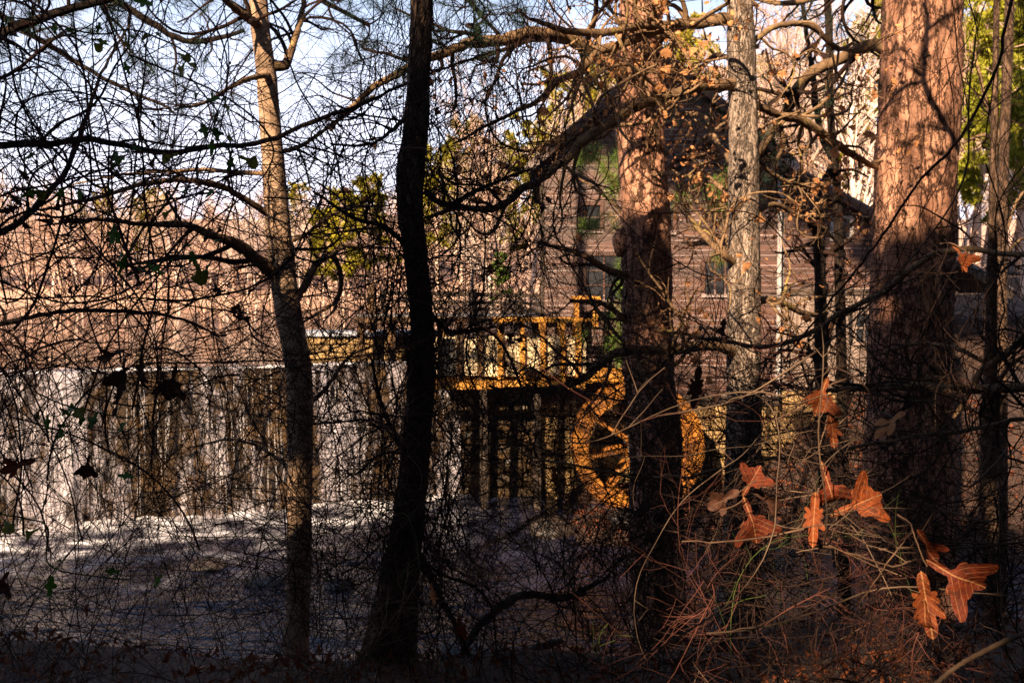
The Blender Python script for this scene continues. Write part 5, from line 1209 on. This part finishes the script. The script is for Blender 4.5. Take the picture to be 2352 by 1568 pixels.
sprig("oak sprig of lit triangular leaves hanging above the two big rusty ones", 3.4,
      [[(1800, 860, .3, 4), (1860, 855, .2, 6), (1920, 845, .1, 7), (1985, 880, .0, 6), (2010, 930, 0, 5), (2020, 990, 0, 4)], [(1750, 975, .1, 5), (1830, 940, .1, 6), (1905, 885, .1, 6), (1985, 858, .1, 6)], [(1895, 895, 0, 3), (1900, 960, 0, 3), (1880, 1030, -.05, 3)]],
      [(1900, 865, 90, -110, OAK3, 'leaf_orange', 0, 1.0), (1905, 935, 90, -80, NARROW, 'leaf_orange', 0, .9), (2080, 940, 105, -150, TRI, 'leaf_tan', 0, .55)])
sprig("oak sprig with a wide dark red leaf and long curled leaf, lowest at the right", 2.8,
      [[(2060, 1180, .1, 5), (2090, 1200, .05, 6), (2098, 1222, 0, 5), (2112, 1260, 0, 4), (2130, 1300, 0, 4)], [(2098, 1222, 0, 6), (2070, 1250, .1, 5), (2040, 1290, .1, 5), (1980, 1380, .2, 4), (1900, 1440, .2, 4)]],
      [(2130, 1290, 140, -25, OAK3, 'leaf_rust', 0, 1.05), (2115, 1310, 145, -80, NARROW, 'leaf_orange', .03, 1.0), (2105, 1215, 105, -55, TRI, 'leaf_rust', .02, .7), (2120, 1380, 85, -75, NARROW, 'leaf_orange', -.02, .9)])
sprig("oak sprig with one lit orange leaf beside the porch roof", 4.2, [[(2160, 560, .1, 6), (2190, 560, 0, 5), (2240, 590, 0, 4)]], [(2190, 560, 70, -60, OAK3, 'leaf_orange', 0, .8)])
sprig("oak sprig with dull leaves hanging by the grey oak's left side", 4.6, [[(1560, 790, .1, 5), (1605, 810, 0, 4), (1606, 850, 0, 3)]], [(1606, 840, 95, -95, NARROW, 'leaf_brown', 0, .9), (1660, 735, 50, -80, TRI, 'leaf_brown', 0, 1), (1270, 1070, 50, -80, NARROW, 'leaf_orange', 0, 1)])
sprig("oak sprig of dark brown leaves before the crest of the falls at left", 3.6,
      [[(180, 860, 0, 4), (250, 800, 0, 4), (300, 815, 0, 4), (400, 830, 0, 4), (470, 850, 0, 3)]],
      [(290, 820, 85, -100, OAK3, 'leaf_brown', 0, .9), (318, 815, 85, -85, NARROW, 'leaf_brown', 0, 1), (285, 805, 60, -160, TRI, 'leaf_brown', 0, .8), (280, 880, 70, -100, NARROW, 'leaf_brown', 0, 1), (405, 838, 90, -110, OAK3, 'leaf_brown', 0, .8), (375, 840, 50, -100, NARROW, 'leaf_brown', 0, .8)], 'twig')
sprig("oak sprig with shrivelled leaves at the left edge over the creek", 3.3,
      [[(-20, 1060, 0, 4), (40, 1065, 0, 4), (90, 1050, 0, 3)]], [(80, 1055, 75, -160, TRI, 'leaf_rust', 0, .8), (205, 1045, 55, -100, OAK3, 'leaf_brown', 0, .9), (20, 1310, 60, -120, OAK3, 'leaf_brown', 0, 1), (200, 1385, 30, -90, OVAL, 'leaf_rust', 0, 1)], 'twig')
sprig("oak sprig with a withered pointed leaf by the foot of the vine trunk", 4.4, [[(1100, 1440, 0, 3), (1075, 1440, 0, 4), (1052, 1420, 0, 4)], [(1075, 1440, 0, 5), (1090, 1480, 0, 4), (1120, 1570, 0, 5), (1140, 1640, 0, 5)]], [(1052, 1418, 60, -75, NARROW, 'leaf_rust', 0, 1), (990, 1340, 50, -80, NARROW, 'leaf_tan', 0, .8)])
# dark curled leaf bunches hanging in the tangle
V, F = lobed_leaf(OAK7, 16, 2, 1.6, .9, 3)
hb = np.array([[165, 490, .10], [170, 515, .1], [60, 420, .08], [50, 470, .09], [148, 655, .07], [150, 690, .06], [540, 690, .09], [545, 720, .08], [340, 375, .07], [350, 400, .06], [200, 296, .05], [1165, 775, .08], [1160, 805, .07], [1230, 450, .07], [480, 85, .05], [490, 530, .06], [10, 75, .07], [70, 50, .05], [330, 245, .05]])
hp = np.repeat(hb, 4, 0); pos = P(hp[:, 0], hp[:, 1], 4.6) + rng.normal(0, .03, (len(hp), 3))
put("curled_leaves", scatter(Geo(), V, F, pos, randrot(len(hp)), hp[:, 2]), M['leaf_brown'], tk1, True, "stuff")

# ------------------------------------------------------------------ ground cover
def ground_pts(n, x0, x1, y0, y1): x = rng.uniform(x0, x1, n); y = rng.uniform(y0, y1, n); return np.stack([x, y, terrain(x, y)], -1)
V, F = lobed_leaf(OAK7, 12, 1, 1.2, .8, 2)
pts = ground_pts(9000, -5.5, 6, 2.0, 9.5); up = randrot(len(pts)); pts[:, 2] += .015
put("fallen_leaves", scatter(Geo(), V, F, pts, up, rng.uniform(.04, .10, len(pts))), M['litter'], None, True, "stuff")
pts = ground_pts(7000, .5, 11, 17.5, 27); pts = pts[pts[:, 2] > .08]; pts[:, 2] += .02
put("fallen_leaves", scatter(Geo(), V, F, pts, randrot(len(pts)), rng.uniform(.07, .15, len(pts))), M['litter'], None, True, "stuff")
pts = ground_pts(1300, -4.5, 5, 2.6, 7.5); g = Geo()
PPg = walk(pts, rng.normal(size=(len(pts), 3)) * [.6, .6, .25] + [0, 0, .55], rng.uniform(.1, .38, len(pts)), 6, .18, -.4); tubes(g, PPg, np.full((len(pts), 6), .0011) * np.linspace(1, .4, 6), 3)
put("dry_grass", g, M['straw'], None, True, "stuff")

# ------------------------------------------------------------------ tall trees behind the viewer whose shade falls over the near bank, and unseen ones added to block skylight
def sunline(p): return np.array(p), np.array(SD)
gaps = [(P(1900, 1150, 3.0), .36), (P(1860, 1040, 3.4), .3), (P(2130, 1400, 2.8), .25), (P(1890, 890, 3.4), .25), (P(1712, 1150, 3.2), .4), (P(1708, 560, 8.4), .5), (P(1706, 820, 8.4), .4), (P(1500, 800, 9.6), .3), (P(660, 620, 7.6), .3),
        (P(2100, 500, 10.2), .4), (P(2270, 1200, 11), .35), (P(1600, 780, 8), .3), (P(2200, 565, 4.2), .3), (P(640, 1150, 7.6), .3), (P(520, 1060, 7), .4), (P(1740, 1600, 4.6), .3), (P(2250, 1450, 3.0), .3)]
def shade_mask(c):
    keep = np.ones(len(c), bool)
    for p, r in gaps:
        v = c - p; t_ = v @ np.array(SD); d = np.linalg.norm(v - t_[:, None] * np.array(SD), axis=1); keep &= d > r
    return keep
TREES = [(-25, -13.5, 18.8), (-21.5, -11.5, 18.2), (-18, -13, 18.6), (-15, -11, 17.4), (-12.6, -12.5, 16.8), (-10.6, -11.8, 16.5), (-8.9, -12.2, 18.1), (-7.4, -12.8, 16.4), (-5.6, -12.0, 18.9), (-3.2, -11.3, 18.0), (-.2, -12.8, 18.6), (3, -11.5, 18.5), (-29, -12, 19.5)]
SHADE_G = "evergreens standing round the viewer"
def shade_tree(i, x, y, zlo, zt, r, n, label="tall evergreen tree behind the viewer that shades the near bank", sz=(.22, .5), power=3):
    gz = float(terrain(x, y)); T = thing("shade_tree", (x, y, gz), label, "tree", SHADE_G)
    g = Geo(); tr = crom(np.array([[x, y, gz - .3], [x + .2, y, (gz + zt) / 2], [x, y, zt - .3]]), 12)[None]; tubes(g, tr, np.linspace(.26, .05, 12)[None], 8); put("trunk", g, M['dark_bark'], T)
    u = rng.random(n); zz = zlo + (zt - zlo) * u
    rr = r * (1 - .55 * u ** power) * np.sqrt(rng.random(n)) * (1 - .25 * np.sin(zz * 3.1 + i)); an = rng.uniform(0, 6.283, n)
    c = np.stack([x + rr * np.cos(an), y + rr * np.sin(an) * .9, zz + rng.normal(0, .25, n)], -1)
    c = c[c[:, 2] < zt + .4 * rng.random(len(c))]; c = c[shade_mask(c)]
    tv = np.array([[-.5, -.28, 0], [.5, -.25, .1], [.45, .3, -.1], [-.4, .33, .05]])
    put("crown", scatter(Geo(), tv, np.array([[0, 1, 2, 3]]), c, randrot(len(c)), rng.uniform(sz[0], sz[1], len(c))), M['needle_dark'], T, False)
for i, (x, y, zt) in enumerate(TREES): shade_tree(i, x, y, 5.8, zt, 2.0, 4300)
for i, (x, y, zt) in enumerate(((-13.5, -3.5, 11.6), (-9.6, -4.2, 11.8), (-6.4, -3.6, 11.0), (-1.9, -4.6, 11.4), (.6, -3.8, 11.0), (4.2, -4.4, 11.4), (7.6, -3.2, 11.2))): shade_tree(i, x, y, 3.6, zt, 2.1, 2600, "unseen bushy evergreen added close behind the viewer to block skylight")  # nearer evergreens added behind the camera to cut skylight
for i, (x, y, zt) in enumerate(((6.2, 1.4, 17), (8.4, 4.8, 18), (10.6, 8.6, 18), (13.2, 12.6, 19), (9.6, 1.0, 19))): shade_tree(i, x, y, 4.0, zt, 2.2, 3800, "unseen tall evergreen added beyond the right edge to block skylight")  # unseen trees added off to the right to darken the shade
for i, (x, y, zt) in enumerate(((-6.0, .4, 9.4), (-8.6, 3.2, 7.8), (-10.4, 6.2, 6.4))): shade_tree(i, x, y, 2.2, zt, 1.8, 2400, "unseen bushy evergreen added beyond the left edge to block skylight")  # low unseen evergreens added on the left against skylight
for i, (x, y, zt) in enumerate(((-5.5, 1.0, 30), (-2.1, -1.5, 31), (2.6, -.6, 30), (5.8, 3.0, 31), (-8, 4.5, 30), (7.8, 7.0, 31))): shade_tree(i, x, y, 22.5, zt, 4.0, 2600, "unseen very tall pine added so its high crown blocks the overhead sky", (.4, .9))  # unseen high crowns added to block light from overhead
for i, (x, y, h) in enumerate(((-7.3, -6.5, 18.6), (-2.3, -6.0, 19.0), (-13.5, -7, 20), (-18, -6.5, 21.5), (-11.3, -7.5, 26), (-16.5, -8.5, 24), (-10.2, -6.6, 23.5))):
    gz = float(terrain(x, y)); sv = rng; rng = np.random.default_rng(700 + i); g = Geo()
    tr = walk(np.array([[x, y, gz - .3]]), np.array([[0, 0, 1.]]), h - gz, 22, .015, .05); r0 = np.linspace(.14, .02, 22)[None]; tubes(g, tr, r0, 8)
    a, ar = spawn(tr, r0, 10, 1.6, 3.6, 14, .1, (.6, 1.2), .62, .15, .5, .014, .1); tubes(g, a, ar, 5)
    b_, br = spawn(a, ar, 34, .6, 1.8, 9, .15, (.4, 1.0), .2, .1, .6, .007, .1); tubes(g, b_, br, 4); rng = sv
    o = put("bare_tree", g, M['grey_bark'], None, True); tag(o, "bare tree behind the viewer casting branch shadows on the pines", "tree", "bare trees behind the viewer")
